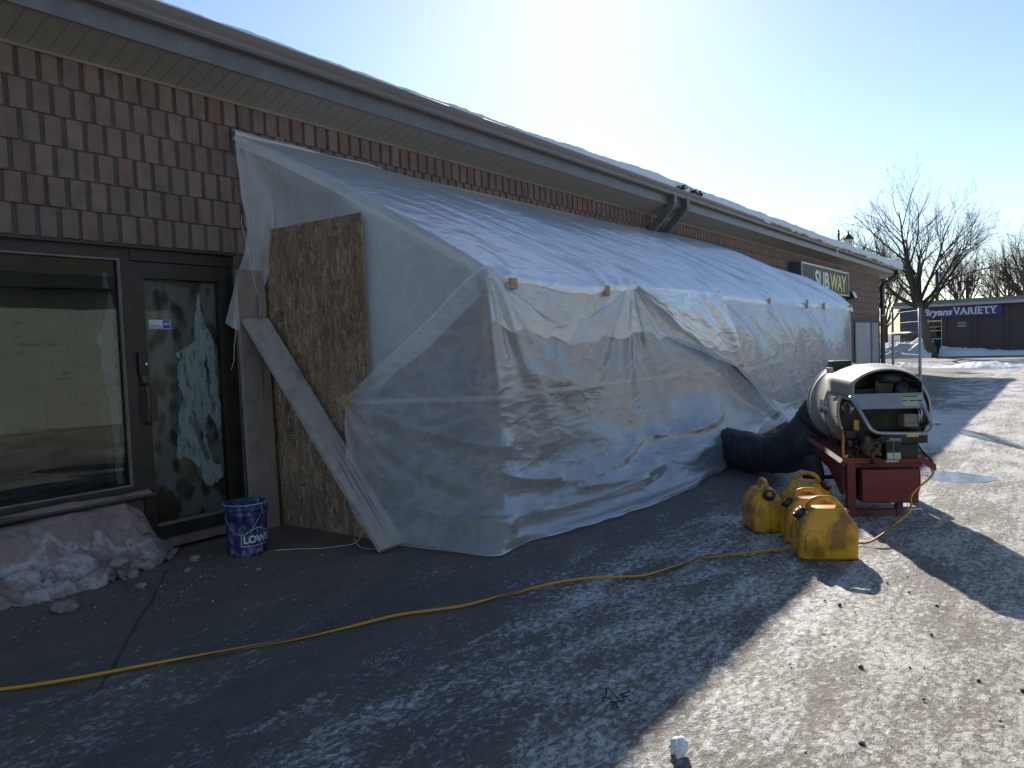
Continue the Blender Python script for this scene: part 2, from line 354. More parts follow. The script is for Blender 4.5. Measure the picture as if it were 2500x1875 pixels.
# one block rib: bevelled, slightly irregular; shared by every brick
def brick_mesh(i):
    bm = bmesh.new(); bmesh.ops.create_cube(bm, size=1.0)
    for v in bm.verts: v.co = Vector((v.co.x * 0.03, v.co.y * 0.1005, v.co.z * 0.1935))
    fe = [e for e in bm.edges if all(v.co.x > 0 for v in e.verts)]
    bmesh.ops.bevel(bm, geom=fe, offset=0.0055, segments=1, affect='EDGES')
    rr = random.Random(i)
    for v in bm.verts: v.co += Vector((rr.uniform(-.0015, .0025), rr.uniform(-.0022, .0022), rr.uniform(-.0012, .0012)))
    me = bpy.data.meshes.new('brick'); bm.to_mesh(me); bm.free(); me.materials.append(M_brick); return me
BR = [brick_mesh(i) for i in range(8)]
Y0 = 2.228 - 0.1333 * 30
slots = []
for row in range(17):
    zc = ZS - 0.1 - 0.2 * row
    if zc < 0.02: continue
    off = 0.0 if row % 2 == 0 else 0.0667
    nk = int((YE - Y0) / 0.13333)
    for k in range(-60, nk + 1):
        yc = Y0 + 0.13333 * k + off + 0.0667
        if yc < -2.0 or yc > YE - 0.05: continue
        if zc < ZH and OY0 - 0.06 < yc < OY1 + 0.06: continue
        slots.append((yc, zc))
def vis(y, z):      # roughly what the camera can see past the plastic
    if y < 1.25: return False
    if y < 3.85: return z > ZH
    if y < 17: return z > 2.9
    return True
shown = [s for s in slots if vis(*s)]; shown.sort(key=lambda s: (s[0] ** 2 + 28.7))
near = shown[:300]; near_set = set(near)
for i, (y, z) in enumerate(near):
    o = bpy.data.objects.new('brick', BR[i * 5 % 8]); COL.objects.link(o); o.parent = wall
    o.location = (WX - 0.015 + random.uniform(-.003, .003), y + random.uniform(-.002, .002), z + random.uniform(-.0012, .0012)); o.rotation_euler = (random.uniform(-.009, .009), random.uniform(-.01, .01), random.uniform(-.02, .02))
far = [s for s in slots if s not in near_set]
mb = MB()
for (y, z) in far:
    a, b_, c, d, x0, x1, e = y - .0503, y + .0503, z - .0967, z + .0967, WX - .03, WX + random.uniform(-.002, .002), .005
    mb.add([(x0, a, c), (x0, b_, c), (x0, b_, d), (x0, a, d), (x1, a + e, c + e), (x1, b_ - e, c + e), (x1, b_ - e, d - e), (x1, a + e, d - e)], [(4, 5, 6, 7), (0, 1, 5, 4), (1, 2, 6, 5), (2, 3, 7, 6), (3, 0, 4, 7)])
o = mb.ob('brick', M_brick, wall, False, 'stuff')
# end wall ribs (seen only edge on)
# -------------------------------------------------- soffit, fascia, gutter
M_soff = worn('soffit_metal', (0.30, 0.285, 0.25), (0.37, 0.35, 0.305), 0.5, 0, 3, 0.05, 20)
M_fasc = worn('fascia_metal', (0.125, 0.125, 0.13), (0.165, 0.165, 0.17), 0.42, 0.0, 4, 0.04, 18, spec=0.5)
M_gutt = worn('gutter_metal', (0.15, 0.14, 0.135), (0.2, 0.185, 0.17), 0.4, 0.0, 3, 0.05, 20, stretch=(1, 0.2, 1), spec=0.5)
M_trim = worn('trim_strip', (0.2, 0.19, 0.17), (0.26, 0.24, 0.21), 0.5)
SX0, SX1, SZ0, SZ1 = WX - 0.01, -4.992, ZS, 3.545
EY0, EY1 = -13.0, 31.72
def slat_poly(y0, w):
    t_ = 0.006; V = []
    for yy, dz in ((y0, t_), (y0 + 0.004, t_), (y0 + 0.009, 0), (y0 + w - 0.003, 0), (y0 + w, t_)):
        for x, z in ((SX0, SZ0), (SX1, SZ1)): V.append((x, yy, z + dz))
    F = [(2 * i, 2 * i + 2, 2 * i + 3, 2 * i + 1) for i in range(4)]
    n0 = len(V); V += [(SX0, y0, SZ0 + .02), (SX1, y0, SZ1 + .02), (SX0, y0 + w, SZ0 + .02), (SX1, y0 + w, SZ1 + .02)]
    F += [(n0, n0 + 1, n0 + 3, n0 + 2)]
    return V, F
sof = MB(); sof.add([(SX0, EY0, SZ0 + .012), (SX1, EY0, SZ1 + .012), (SX1, EY1, SZ1 + .012), (SX0, EY1, SZ0 + .012)], [(0, 1, 2, 3)])
soffit = sof.ob('soffit', M_soff, B, True)
V, F = slat_poly(0.0, 0.127); slat_me = me_from('slat', V, F, M_soff)
ys = 1.27
for k in range(105):
    o = bpy.data.objects.new('slat', slat_me); COL.objects.link(o); o.parent = soffit; o.location = (0, ys + 0.127 * k, 0)
mb = MB(); yy = ys + 0.127 * 105
while yy < EY1 - 0.05:
    V, F = slat_poly(yy, 0.127); mb.add(V, F); yy += 0.127
yy = ys - 0.127
while yy > -3: V, F = slat_poly(yy, 0.127); mb.add(V, F); yy -= 0.127
o = mb.ob('slat', M_soff, soffit, False, 'stuff')
# end of the eave box beyond the far corner
eb = MB(); eb.add([(-16, YE - .02, 3.436), (SX0, YE - .02, 3.436), (SX0, EY1 - .004, 3.436), (-16, EY1 - .004, 3.436)], [(0, 1, 2, 3)]); eb.ob('end_soffit', M_soff, B, True)
MB().prism([(WX + .002, ZS - .014), (WX + .014, ZS - .012), (WX + .016, ZS + .008), (WX + .002, ZS + .008)], -2.0, YE, 'y').ob('soffit_trim', M_trim, B, True)
fa = MB(); fa.box(-4.992, -4.978, EY0, EY1, 3.53, 3.775); fa.box(-16, -4.992, EY1 - .002, EY1 + .012, 3.43, 3.80); fascia = fa.ob('fascia', M_fasc, B, True)
sm = MB()
for y in (3.1, 6.15, 9.2, 12.9, 15.4, 18.4, 21.4, 24.4, 27.4): sm.box(-4.978, -4.9755, y, y + .03, 3.532, 3.70)
sm.ob('fascia_seam', M_fasc, fascia, False)
gp = [(-4.974, 3.672), (-4.905, 3.672), (-4.893, 3.69), (-4.889, 3.715), (-4.872, 3.742), (-4.862, 3.765), (-4.862, 3.782), (-4.870, 3.79), (-4.874, 3.783), (-4.874, 3.77), (-4.90, 3.72), (-4.912, 3.684), (-4.966, 3.684), (-4.966, 3.80), (-4.974, 3.80)]
gutter = MB().prism(gp, EY0, EY1, 'y').ob('gutter', M_gutt, B, True)
M_roof = worn('shingle', (0.05, 0.048, 0.046), (0.085, 0.08, 0.075), 0.9, 0, 20, 0.4, 50)
rf = MB(); sl = math.tan(R_(17))
rf.prism([(-4.99, 3.778), (-10.8, 3.778 + 5.81 * sl), (-16.6, 3.778), (-16.6, 3.70), (-4.99, 3.70)], EY0, EY1 + 0.02, 'y'); roof = rf.ob('roof', M_roof, B, True)
# downspouts
M_down = worn('brown_downspout', (0.05, 0.042, 0.036), (0.075, 0.062, 0.052), 0.45)
M_downg = worn('grey_downspout', (0.085, 0.083, 0.08), (0.12, 0.115, 0.11), 0.45)
def downspout(pts, w, m):
    q = MB(); q.tube(pts, w, 4, smooth=False, twist=0); return q.ob('downspout', m, B, True)
for y in (11.35, 11.85):
    downspout([(-4.93, y, 3.68), (-4.93, y, 3.56), (-4.945, y, 3.52), (-5.27, y, 3.20), (-5.29, y, 3.14), (-5.29, y, 0.1)], 0.078, M_downg)
downspout([(-4.92, 31.45, 3.68), (-4.92, 31.4, 3.52), (-4.95, 31.3, 3.45), (-5.24, 30.62, 3.16), (-5.27, 30.58, 3.05), (-5.27, 30.58, 0.05)], 0.075, M_down)
# snow on the eave
def eave_snow():
    ny, nx = 900, 16; y = np.linspace(-6, EY1 + 0.12, ny); v = np.linspace(0, 1, nx); Yg, Vg = np.meshgrid(y, v, indexing='ij')
    th = np.interp(y, [-6, 4.2, 5.5, 8, 10, 12, 15, 18, 22, 28, 31.2, 31.8], [.05, .055, .065, .10, .17, .17, .15, .16, .18, .20, .26, .24]) * (1 + 0.10 * fbm(y * 1.1, 0 * y, 3.0, 4))
    over = np.interp(y, [-6, 9, 12, 15, 17, 22, 30, 31.5], [-.035, -.03, -.03, -.01, .015, .025, .04, .09]) + 0.016 * fbm(y * 2.2, 0 * y + 4, 7.0, 3)
    th = th[:, None]; over = over[:, None]
    drip = np.interp(y, [-6, 14, 16, 32], [0.0, 0.0, 0.035, 0.06])[:, None] * np.clip(ridged(y * 1.5, 0 * y, 1.0, 3), 0, 1)[:, None]
    ex = -4.865 + over
    ang = np.clip(Vg / 0.55, 0, 1) * math.pi / 2
    X = np.where(Vg < 0.55, ex - 0.5 * th * (1 - np.cos(ang * 1.0)) * 0.9 - 0.0, ex - 0.45 * th - (Vg - 0.55) / 0.45 * 1.6)
    zr = 3.775 + np.maximum(0, (-4.99 - X)) * sl
    Z = np.where(Vg < 0.55, 3.772 - drip * (1 - Vg / 0.55) + th * np.sin(ang), zr * 0 + 3.772 + th + (Vg - 0.55) / 0.45 * 1.6 * sl * 0.98)
    X = X + 0.006 * fbm(Yg * 6, Vg * 5, 2.0, 3); Z = Z + 0.007 * fbm(Yg * 5, Vg * 4, 9.0, 3)
    Z[:, 0] -= 0.0
    P = np.stack([X, Yg, Z], -1)
    lip = P[:, :1].copy(); lip[..., 0] -= 0.10
    P = np.concatenate([lip, P], 1)
    last = P[-1:].copy(); last[..., 2] = 3.74; last[..., 1] += 0.02
    P = np.concatenate([P, last], 0)
    o = ob('roof_snow', grid_mesh('roof_snow', P, M_snow)); tag(o, 'white snow lying along the eave above the gutter', 'snow', kind='stuff')
eave_snow()
rs = MB(); rs.prism([(-6.3, 3.9 + 1.31 * sl + .06), (-10.8, 3.84 + 5.81 * sl + .1), (-16.5, 3.9), (-16.5, 3.8), (-10.8, 3.78 + 5.81 * sl + .01), (-6.3, 3.79 + 1.31 * sl)], EY0, EY1 - 0.1, 'y')
o = rs.ob('roof_snow', M_snow); tag(o, 'smooth snow field over the upper roof slope', 'snow', kind='stuff')
# icicles hanging off the far gutter
t = NT('clear_ice'); gl = t.k('BsdfGlass'); gl.inputs['IOR'].default_value = 1.31; gl.inputs['Roughness'].default_value = 0.12; gl.inputs['Color'].default_value = (0.93, 0.96, 1, 1)
M_ice = t.done(gl.outputs[0])
for i, (y, L) in enumerate([(21.9, .32), (23.0, .15), (20.6, .10), (26.4, .12), (28.2, .16), (29.6, .10), (30.6, .14), (31.2, .22), (31.35, .15)]):
    q = MB(); q.tube([(0, 0, 0), (0.003, 0.002, -L * .35), (0, 0.004, -L * .75), (0.002, 0, -L)], [.022, .014, .007, .0015], 7)
    o = q.ob('icicle', M_ice); o.location = (-4.845 if y < 31 else -4.81, y, 3.775)
    tag(o, ['longest icicle hanging from the gutter near the shop sign', 'second icicle from the longest one, just past it', 'small icicle on the gutter before the longest one', 'icicle on the gutter midway past the shop sign', 'icicle on the gutter above the wall lamp', 'short icicle near the far corner of the gutter', 'icicle under the snow near the end of the eave', 'thick icicle at the very end of the eave', 'thinner icicle beside the thick one at the eave end'][i], 'icicle', 'icicles along the gutter')
# debris on the gutter by the downspouts
M_leaf = worn('dead_leaves', (0.02, 0.018, 0.014), (0.06, 0.05, 0.035), 0.9)
for i, (y, s) in enumerate([(11.55, .07), (12.05, .05), (12.35, .045)]):
    q = MB(); rr = random.Random(i + 30)
    for k in range(26):
        c = Vector((rr.gauss(0, .03), rr.gauss(0, s), abs(rr.gauss(0, .03)))); a = Vector((rr.uniform(-1, 1), rr.uniform(-1, 1), rr.uniform(-.6, 1))).normalized(); b2 = a.orthogonal().normalized(); L = rr.uniform(.02, .05)
        q.add([c - a * L, c + b2 * L * .5, c + a * L, c - b2 * L * .5], [(0, 1, 2, 3)])
    o = q.ob('leaf_clump', M_leaf); o.location = (-4.875, y, 3.80)
    tag(o, ['largest dark clump of dead leaves on the gutter above the downspout', 'dark leaf clump in the middle of the three on the gutter', 'spiky dark twig clump farthest along the gutter'][i], 'leaves')
# white scraped sheet on the wall at the far end, box sign, wall lamp
M_pwhite = worn('white_panel', (0.56, 0.57, 0.6), (0.66, 0.67, 0.69), 0.55, 0, 2)
pb = MB().box(-5.33, -5.30, 26.25, 29.9, 0.05, 1.76, bev=.004).ob('white_board', M_pwhite); tag(pb, 'plain white board screwed over the far end of the brick wall', 'board')
# ================================================================= SHOPFRONT (window, door)
def glass_mat(name, tint, refl):
    t = NT(name); tr = t.k('BsdfTransparent'); t.set(tr.inputs[0], tint); gs = t.k('BsdfGlossy'); gs.inputs['Roughness'].default_value = 0.015; gs.inputs['Color'].default_value = (0.50, 0.58, 0.53, 1)
    v = t.map((1, 1, 1), 'Object'); t.l.new(t.bump(t.noise(v, 1.3, 2), 0.05, 0.02), gs.inputs['Normal'])
    lw = t.k('LayerWeight'); lw.inputs[0].default_value = 0.25
    f = t.math('ADD', t.math('MULTIPLY', lw.outputs['Fresnel'], 0.8), refl, True)
    d = t.k('BsdfDiffuse'); d.inputs[0].default_value = (0.35, 0.33, 0.3, 1)
    dust = t.math('MULTIPLY', t.ramp(t.noise(v, 3.0, 8, 0.7), [(0.45, 0.0), (0.75, 1.0)]), 0.05)
    m = t.k('MixShader'); t.l.new(f, m.inputs[0]); t.l.new(tr.outputs[0], m.inputs[1]); t.l.new(gs.outputs[0], m.inputs[2])
    m2 = t.k('MixShader'); t.l.new(dust, m2.inputs[0]); t.l.new(m.outputs[0], m2.inputs[1]); t.l.new(d.outputs[0], m2.inputs[2])
    return t.done(m2.outputs[0])
M_glass = glass_mat('window_glass', (0.8, 0.83, 0.82), 0.06)
M_glassd = glass_mat('door_glass', (0.9, 0.92, 0.9), 0.02)
M_bead = worn('glazing_bead', (0.14, 0.125, 0.115), (0.2, 0.18, 0.165), 0.55)
def worldpart(q, name, m, parent): 
    o = q.ob(name, m, parent, False); return o
FX = WX - 0.045                      # face of the aluminium frame
win = MB(); win.box(FX - .11, FX, OY0, 2.83, 2.135, ZH - .002); win.box(FX - .11, FX - .0015, OY0, 2.83, .435, .515); win.box(FX - .11, FX + .002, 2.83, 2.905, .435, ZH - .002); win.box(FX - .11, FX, OY0, OY0 + .06, .515, 2.135)
window = win.ob('window', M_bronze, B, True)
bd = MB(); bd.box(FX - .02, FX + .006, OY0 + .06, 2.83, .515, .527); bd.box(FX - .02, FX + .006, 2.818, 2.829, .527, 2.135); bd.box(FX - .02, FX + .006, OY0 + .06, 2.818, 2.123, 2.135)
worldpart(bd, 'glazing_bead', M_bead, window)
worldpart(MB().box(FX - .032, FX - .026, OY0 + .06, 2.82, .52, 2.13), 'pane', M_glass, window)
hd = MB(); hd.box(FX + .0, WX + .012, OY0, OY1, ZH - .022, ZH - .003); hd.box(FX - .11, FX + .012, 2.905, OY1, 2.13, ZH - .024); worldpart(hd, 'header', M_bronze, window)
sill = MB().prism([(-5.46, .43), (-5.29, .43), (-5.28, .445), (-5.285, .468), (-5.40, .478)], OY0, 2.93, 'y'); worldpart(sill, 'sill', M_bronze, window)
# door
dr = MB(); dr.box(FX - .06, FX - .004, 2.915, 3.0, .095, 2.125); dr.box(FX - .06, FX - .004, 3.62, 3.70, .095, 2.125); dr.box(FX - .06, FX - .0055, 3.0, 3.62, 2.01, 2.125); dr.box(FX - .06, FX - .0055, 3.0, 3.62, .095, .185)
door = dr.ob('door', M_bronze, B, True)
jb = MB(); jb.box(FX - .11, FX + .001, 3.705, OY1 + .03, .04, 2.13); jb.box(FX - .11, FX - .0015, 2.907, 2.913, .05, 2.13); worldpart(jb, 'jamb', M_bronze, door)
worldpart(MB().box(FX - .038, FX - .032, 2.99, 3.63, .18, 2.015), 'pane', M_glassd, door)
worldpart(MB().box(FX - .03, FX + .002, 3.0, 3.62, .185, .205), 'glazing_bead', M_bead, door)
th = MB(); th.box(FX - .1, FX + .05, 2.915, OY1, .03, .088); th.box(FX + .05, FX + .062, 2.915, OY1, .03, .06); worldpart(th, 'threshold', M_bead, door)
M_hw = worn('aged_bronze_pull', (0.045, 0.034, 0.022), (0.085, 0.065, 0.045), 0.35, 0.4)
M_chrome = worn('steel', (0.5, 0.5, 0.5), (0.65, 0.65, 0.64), 0.25, 0.9)
M_black = worn('black_plastic', (0.012, 0.012, 0.014), (0.022, 0.022, 0.024), 0.45)
hn = MB(); hn.tube([(FX - .004, 2.955, 1.235), (FX + .055, 2.955, 1.235), (FX + .058, 2.955, 1.225), (FX + .058, 2.955, .965), (FX + .055, 2.955, .955), (FX - .004, 2.955, .955)], .011, 8); hn.box(FX - .004, FX + .004, 2.962, 3.045, .96, 1.23, bev=.002); hn.box(FX - .004, FX + .03, 2.93, 2.985, 1.25, 1.305, bev=.003); worldpart(hn, 'pull_handle', M_hw, door)
worldpart(MB().box(FX - .004, FX + .03, 2.915, 2.985, 1.305, 1.47, bev=.006), 'lock_box', M_black, door)
worldpart(MB().lathe([(0.0, 0), (.014, 0), (.014, .012), (.010, .016), (0, .016)], 16, Matrix.Translation((FX + .03, 2.965, 1.385)) @ Matrix.Rotation(R_(90), 4, 'Y')), 'lock_cylinder', M_chrome, door)
# sticker on the door glass
M_stw = worn('sticker_white', (0.55, 0.6, 0.66), (0.62, 0.66, 0.7), 0.5); M_stb = worn('sticker_blue', (0.02, 0.05, 0.30), (0.03, 0.07, 0.36), 0.5)
STX = FX - .0315
st = MB().box(STX, STX + .001, 3.035, 3.205, 1.640, 1.708); sticker = worldpart(st, 'sticker', M_stw, door)
def text_me(name, body, size, mat, ext=0.0005, font=None, shear=0.0, bold=0.0, space=1.0):
    c = bpy.data.curves.new(name, 'FONT'); c.body = body; c.size = size; c.extrude = ext; c.shear = shear; c.offset = bold; c.resolution_u = 3; c.space_character = space
    o = bpy.data.objects.new(name, c); COL.objects.link(o); bpy.context.view_layer.update()
    me = bpy.data.meshes.new_from_object(o.evaluated_get(bpy.context.evaluated_depsgraph_get())); bpy.data.objects.remove(o); me.materials.clear(); me.materials.append(mat); me.name = name
    return me
TW = Matrix(((0, 0, 1, 0), (1, 0, 0, 0), (0, 1, 0, 0), (0, 0, 0, 1)))      # text on a face that looks to +X
TS = Matrix(((1, 0, 0, 0), (0, 0, -1, 0), (0, 1, 0, 0), (0, 0, 0, 1)))     # text on a face that looks to -Y
def xform(me, M): me.transform(M); return me
def subpart(name, me, parent, root, label=None):
    o = bpy.data.objects.new(name, me); COL.objects.link(o); o.parent = parent
    if label: o['label'] = label
    return o
M_stbt = worn('sticker_ink', (0.02, 0.04, 0.26), (0.03, 0.06, 0.3), 0.5)
def letters_on(door_part, items):
    q = None
    allm = bmesh.new()
    for me in items: allm.from_mesh(me)
    m = bpy.data.meshes.new('lettering'); allm.to_mesh(m); allm.free(); return m
mq = MB(); mq.box(STX + .0012, STX + .0018, 3.143, 3.201, 1.6445, 1.7045); mq.box(STX + .0012, STX + .0018, 3.039, 3.142, 1.6445, 1.649)
b1 = mq.mesh('blue_block', M_stb)
sub = bpy.data.objects.new('sticker_print', b1); COL.objects.link(sub); sub.parent = door
tm = xform(text_me('sticker_lettering', 'secured by', .021, M_stbt), Matrix.Translation((STX + .0022, 3.040, 1.656)) @ TW); subpart('sticker_lettering', tm, door, B)
tm = xform(text_me('sticker_logo', 'ADT', .031, M_stw, bold=.0006), Matrix.Translation((STX + .0026, 3.147, 1.668)) @ TW); subpart('sticker_logo', tm, door, B)
# torn paper behind the panes
M_paperb = worn('pale_blue_paper', (0.46, 0.58, 0.66), (0.62, 0.70, 0.75), 0.85, 0, 3, 0.2, 30)
t = NT('window_paper'); M_paperw = worn('blue_window_paper', (0.13, 0.19, 0.245), (0.24, 0.32, 0.385), 0.85, 0, 3)
t = NT('streaked_paper'); v = t.map((1, 5.0, 1.1), 'World'); n_ = t.noise(v, 5.5, 6, 0.7, 0.3); n2_ = t.noise(t.map((1, 1, 1), 'World'), 16, 5, 0.7)
M_papers = t.done(t.pbsdf(t.mix(t.ramp(t.math('ADD', t.math('MULTIPLY', n_, 0.65), t.math('MULTIPLY', n2_, 0.35)), [(0.38, 0), (0.47, 0.75), (0.6, 1)]), (0.06, 0.062, 0.055), (0.52, 0.62, 0.67)), 0.85))
M_papert = worn('tan_paper', (0.12, 0.105, 0.065), (0.22, 0.19, 0.13), 0.85, 0, 5, 0.2, 30)
M_grime = None
t = NT('peeled_film'); v = t.map((1, 1, 1), 'World'); 
f = t.vor(t.map((1, 2.0, 1.15), 'World'), 6.5, 'SMOOTH_F1'); n_ = t.noise(v, 9, 7, 0.7)
M_film = t.done(t.pbsdf(t.mix(t.ramp(t.math('ADD', f, t.math('MULTIPLY', n_, 0.35)), [(0.42, 0), (0.66, 1)]), (0.034, 0.031, 0.022), (0.20, 0.21, 0.21)), 0.8))
def sheet(poly, x, name, m, parent, curl=0.0):
    rr = random.Random(int(abs(poly[0][0] + poly[1][1]) * 977)); P2 = []
    for i in range(len(poly)):
        a = Vector(poly[i]); b = Vector(poly[(i + 1) % len(poly)]); L = (b - a).length; k = max(1, int(L / .012)); nn = Vector((-(b - a).y, (b - a).x)); nn = nn.normalized() if nn.length > 0 else nn
        if name in ('film', 'blind') or L > .55: k = 1
        w = 0.0
        for j in range(k):
            w = .7 * w + rr.uniform(-.008, .008) if j else 0.0
            q_ = a.lerp(b, j / k) + nn * w; P2.append((q_.x, q_.y))
    q = MB(); q.prism(P2, x - .0008, x + .0008, 'x'); o = worldpart(q, name, m, parent); return o
px_ = FX - .055
sheet([(2.735, 2.03), (2.768, 2.035), (2.775, 1.93), (2.74, 1.925)], px_, 'paper_scrap', M_paperw, window)
sheet([(2.675, 1.60), (2.715, 1.67), (2.76, 1.78), (2.77, 1.90), (2.795, 1.92), (2.79, 1.50), (2.80, 1.10), (2.79, .90), (2.795, .54), (2.755, .54), (2.75, .8), (2.735, 1.0), (2.71, 1.30)], px_ - .004, 'paper_strip', M_paperw, window)
MB_d = MB().box(px_ - .03, px_ - .028, 2.70, 2.815, .53, 1.86); worldpart(MB_d, 'blind', worn('dark_blue_blind', (0.010, 0.018, 0.03), (0.018, 0.03, 0.046), 0.8), window)
# door film: dark mottled film above, pale paper torn below
dx = FX - .05
sheet([(3.0, .19), (3.62, .19), (3.62, 2.0), (3.0, 2.0)], dx - .03, 'film', M_film, door)
sheet([(3.245, 1.45), (3.34, 1.50), (3.40, 1.53), (3.43, 1.70), (3.455, 1.86), (3.475, 1.93), (3.50, 1.72), (3.56, 1.60), (3.60, 1.40), (3.595, 1.20), (3.61, 1.02), (3.60, .80), (3.56, .70), (3.60, .58), (3.58, .45), (3.50, .40), (3.44, .43), (3.40, .56), (3.33, .60), (3.27, .66), (3.235, .60), (3.215, .67), (3.225, .80), (3.25, .98), (3.29, 1.12), (3.255, 1.27), (3.26, 1.36), (3.29, 1.40)], dx - .018, 'torn_paper', M_papers, door)
sheet([(3.36, 1.02), (3.39, 1.00), (3.43, .85), (3.455, .74), (3.50, .62), (3.47, .60), (3.42, .70), (3.38, .86)], dx - .014, 'peeled_patch', M_film, door)
sheet([(3.47, .94), (3.50, .98), (3.56, .86), (3.60, .70), (3.60, .56), (3.52, .58), (3.49, .68), (3.46, .80)], dx - .0145, 'peeled_patch', M_film, door)
sheet([(3.22, .63), (3.27, .67), (3.32, .64), (3.37, .55), (3.40, .42), (3.36, .40), (3.30, .47), (3.23, .55)], dx - .013, 'paper_curl', M_papert, door)
sheet([(3.49, 1.38), (3.51, 1.42), (3.52, 1.33), (3.525, 1.18), (3.515, 1.14), (3.505, 1.25)], dx - .014, 'peeled_patch', M_film, door)
sheet([(3.18, 2.0), (3.42, 2.0), (3.42, 1.972), (3.36, 1.965), (3.30, 1.972), (3.24, 1.98)], dx - .016, 'paper_edge', M_papert, door)
sheet([(3.005, 1.50), (3.02, 1.60), (3.032, 1.50), (3.028, 1.42), (3.012, 1.43)], dx - .016, 'paper_scrap', M_papert, door)
sheet([(3.02, .20), (3.20, .20), (3.22, .30), (3.15, .42), (3.06, .44), (3.02, .36)], dx - .019, 'paper_scrap', worn('ochre_card', (0.05, 0.036, 0.012), (0.085, 0.06, 0.02), 0.8), door)

# ---------------------------------------------------------------- building across the lane (seen in the glass)
M_pale = None
t = NT('painted_brick'); v = t.map((1, 1, 1), 'World', rot=(R_(90), 0, R_(90)))
bt = t.k('TexBrick'); v2 = t.k('Mapping'); t.l.new(t.geo.outputs['Position'], v2.inputs[0]); v2.inputs['Rotation'].default_value = (0, R_(90), 0)
cmb = t.k('CombineXYZ'); sx, sy, sz = t.sep(t.geo.outputs['Position']); t.l.new(sy, cmb.inputs[0]); t.l.new(sz, cmb.inputs[1]); t.l.new(cmb.outputs[0], bt.inputs[0]); bt.inputs['Scale'].default_value = 2.2; bt.inputs['Mortar Size'].default_value = 0.006
bt.inputs['Color1'].default_value = (0.58, 0.57, 0.52, 1); bt.inputs['Color2'].default_value = (0.54, 0.53, 0.49, 1); bt.inputs['Mortar'].default_value = (0.44, 0.43, 0.4, 1)
stn = t.ramp(t.noise(t.map((1, 0.5, 2.2), 'World'), 1.8, 8, 0.75), [(0.57, 0), (0.64, 1)])
M_pale = t.done(t.pbsdf(t.mix(t.math('MULTIPLY', stn, 0.7), bt.outputs[0], (0.16, 0.15, 0.13)), 0.8))
OB = thing('painted_building', 'pale painted brick building across the lane, mirrored in the shop window', 'building', (6.6, 12, 0))
MB().box(6.6, 7.0, -6, 34, -.02, 3.0).ob('wall', M_pale, OB, True)
MB().box(6.2, 7.0, -6, 34, 3.0, 3.28).ob('fascia', worn('dark_fascia', (0.03, 0.04, 0.05), (0.05, 0.06, 0.07), 0.5), OB, True)
MB().prism([(6.2, 3.281), (14, 5.6), (14, 3.281)], -6, 34, 'y').ob('roof', worn('brown_roof', (0.13, 0.085, 0.07), (0.17, 0.11, 0.09), 0.9), OB, True)
for y in (3.0, 9.5, 16.0):
    q = MB().box(6.55, 6.62, y, y + 0.9, 0.05, 2.1); q.ob('door', worn('grey_door', (0.2, 0.2, 0.19), (0.26, 0.26, 0.25), 0.6), OB, True)

# ---------------------------------------------------------------- dirty snow against the window
t = NT('sanded_snow'); p = t.map((1, 1, 1), 'World'); n1 = t.noise(p, 3.6, 6, 0.62, 0.3); n2 = t.noise(p, 26, 7, 0.72); n3 = t.noise(p, 110, 4, 0.7); sx, sy, sz = t.sep(p)
zz = t.math('ADD', t.math('MULTIPLY', sz, 1.55), t.math('MULTIPLY', t.math('SUBTRACT', n1, 0.5), 1.7))
f = t.ramp(zz, [(0.03, 1.0), (0.14, 0.85), (0.20, 0.55), (0.24, 0.45), (0.30, 0.85), (0.40, 1.0)])
c = t.mix(f, t.mix(n2, (0.46, 0.44, 0.45), (0.74, 0.74, 0.77)), t.mix(n2, (0.23, 0.175, 0.155), (0.36, 0.285, 0.255)))
M_sand = t.done(t.pbsdf(c, 0.75, 0, t.bump(t.math('ADD', n2, t.math('MULTIPLY', n3, 0.6)), 0.7, 0.016), 0.25))
def snow_heap():
    y = np.linspace(0.2, 3.06, 240); v = np.linspace(0, 1, 60); Yg, Vg = np.meshgrid(y, v, indexing='ij')
    hgt = np.interp(y, [0.2, 1.6, 2.3, 2.70, 2.84, 2.93, 3.06], [.40, .42, .43, .45, .34, .16, .0])[:, None] * (1 + .05 * fbm(y * 3, 0 * y, 1)[:, None])
    wid = np.interp(y, [0.2, 1.6, 2.3, 2.8, 3.06], [.46, .45, .42, .32, .10])[:, None] * (1 + .12 * fbm(y * 2.2, 0 * y + 3, 2)[:, None])
    prof = np.interp(v, [0, .16, .30, .40, .52, .62, .75, .9, 1.0], [1.0, .95, .80, .55, .36, .28, .16, .05, -.04])[None, :]
    X = -5.345 + wid * Vg ** 1.0 + 0.02 * fbm(Yg * 7, Vg * 5, 4, 3); Z = hgt * prof + np.clip(Vg * 3, 0, 1) * (0.036 * fbm(Yg * 9, Vg * 7, 6, 4) + 0.026 * ridged(Yg * 14, Vg * 11, 3, 3) * (Vg > .40))
    X = X + np.where((Vg > .25) & (Vg < .5), 0.035 * vnoise(Yg * 5, Vg * 6, 2), 0)
    P = np.stack([X, Yg, np.maximum(Z, -0.03)], -1)
    o = ob('snow_heap', grid_mesh('snow_heap', P, M_sand)); tag(o, 'dirty sand covered snow heap packed under the shop window', 'snow heap')
snow_heap()
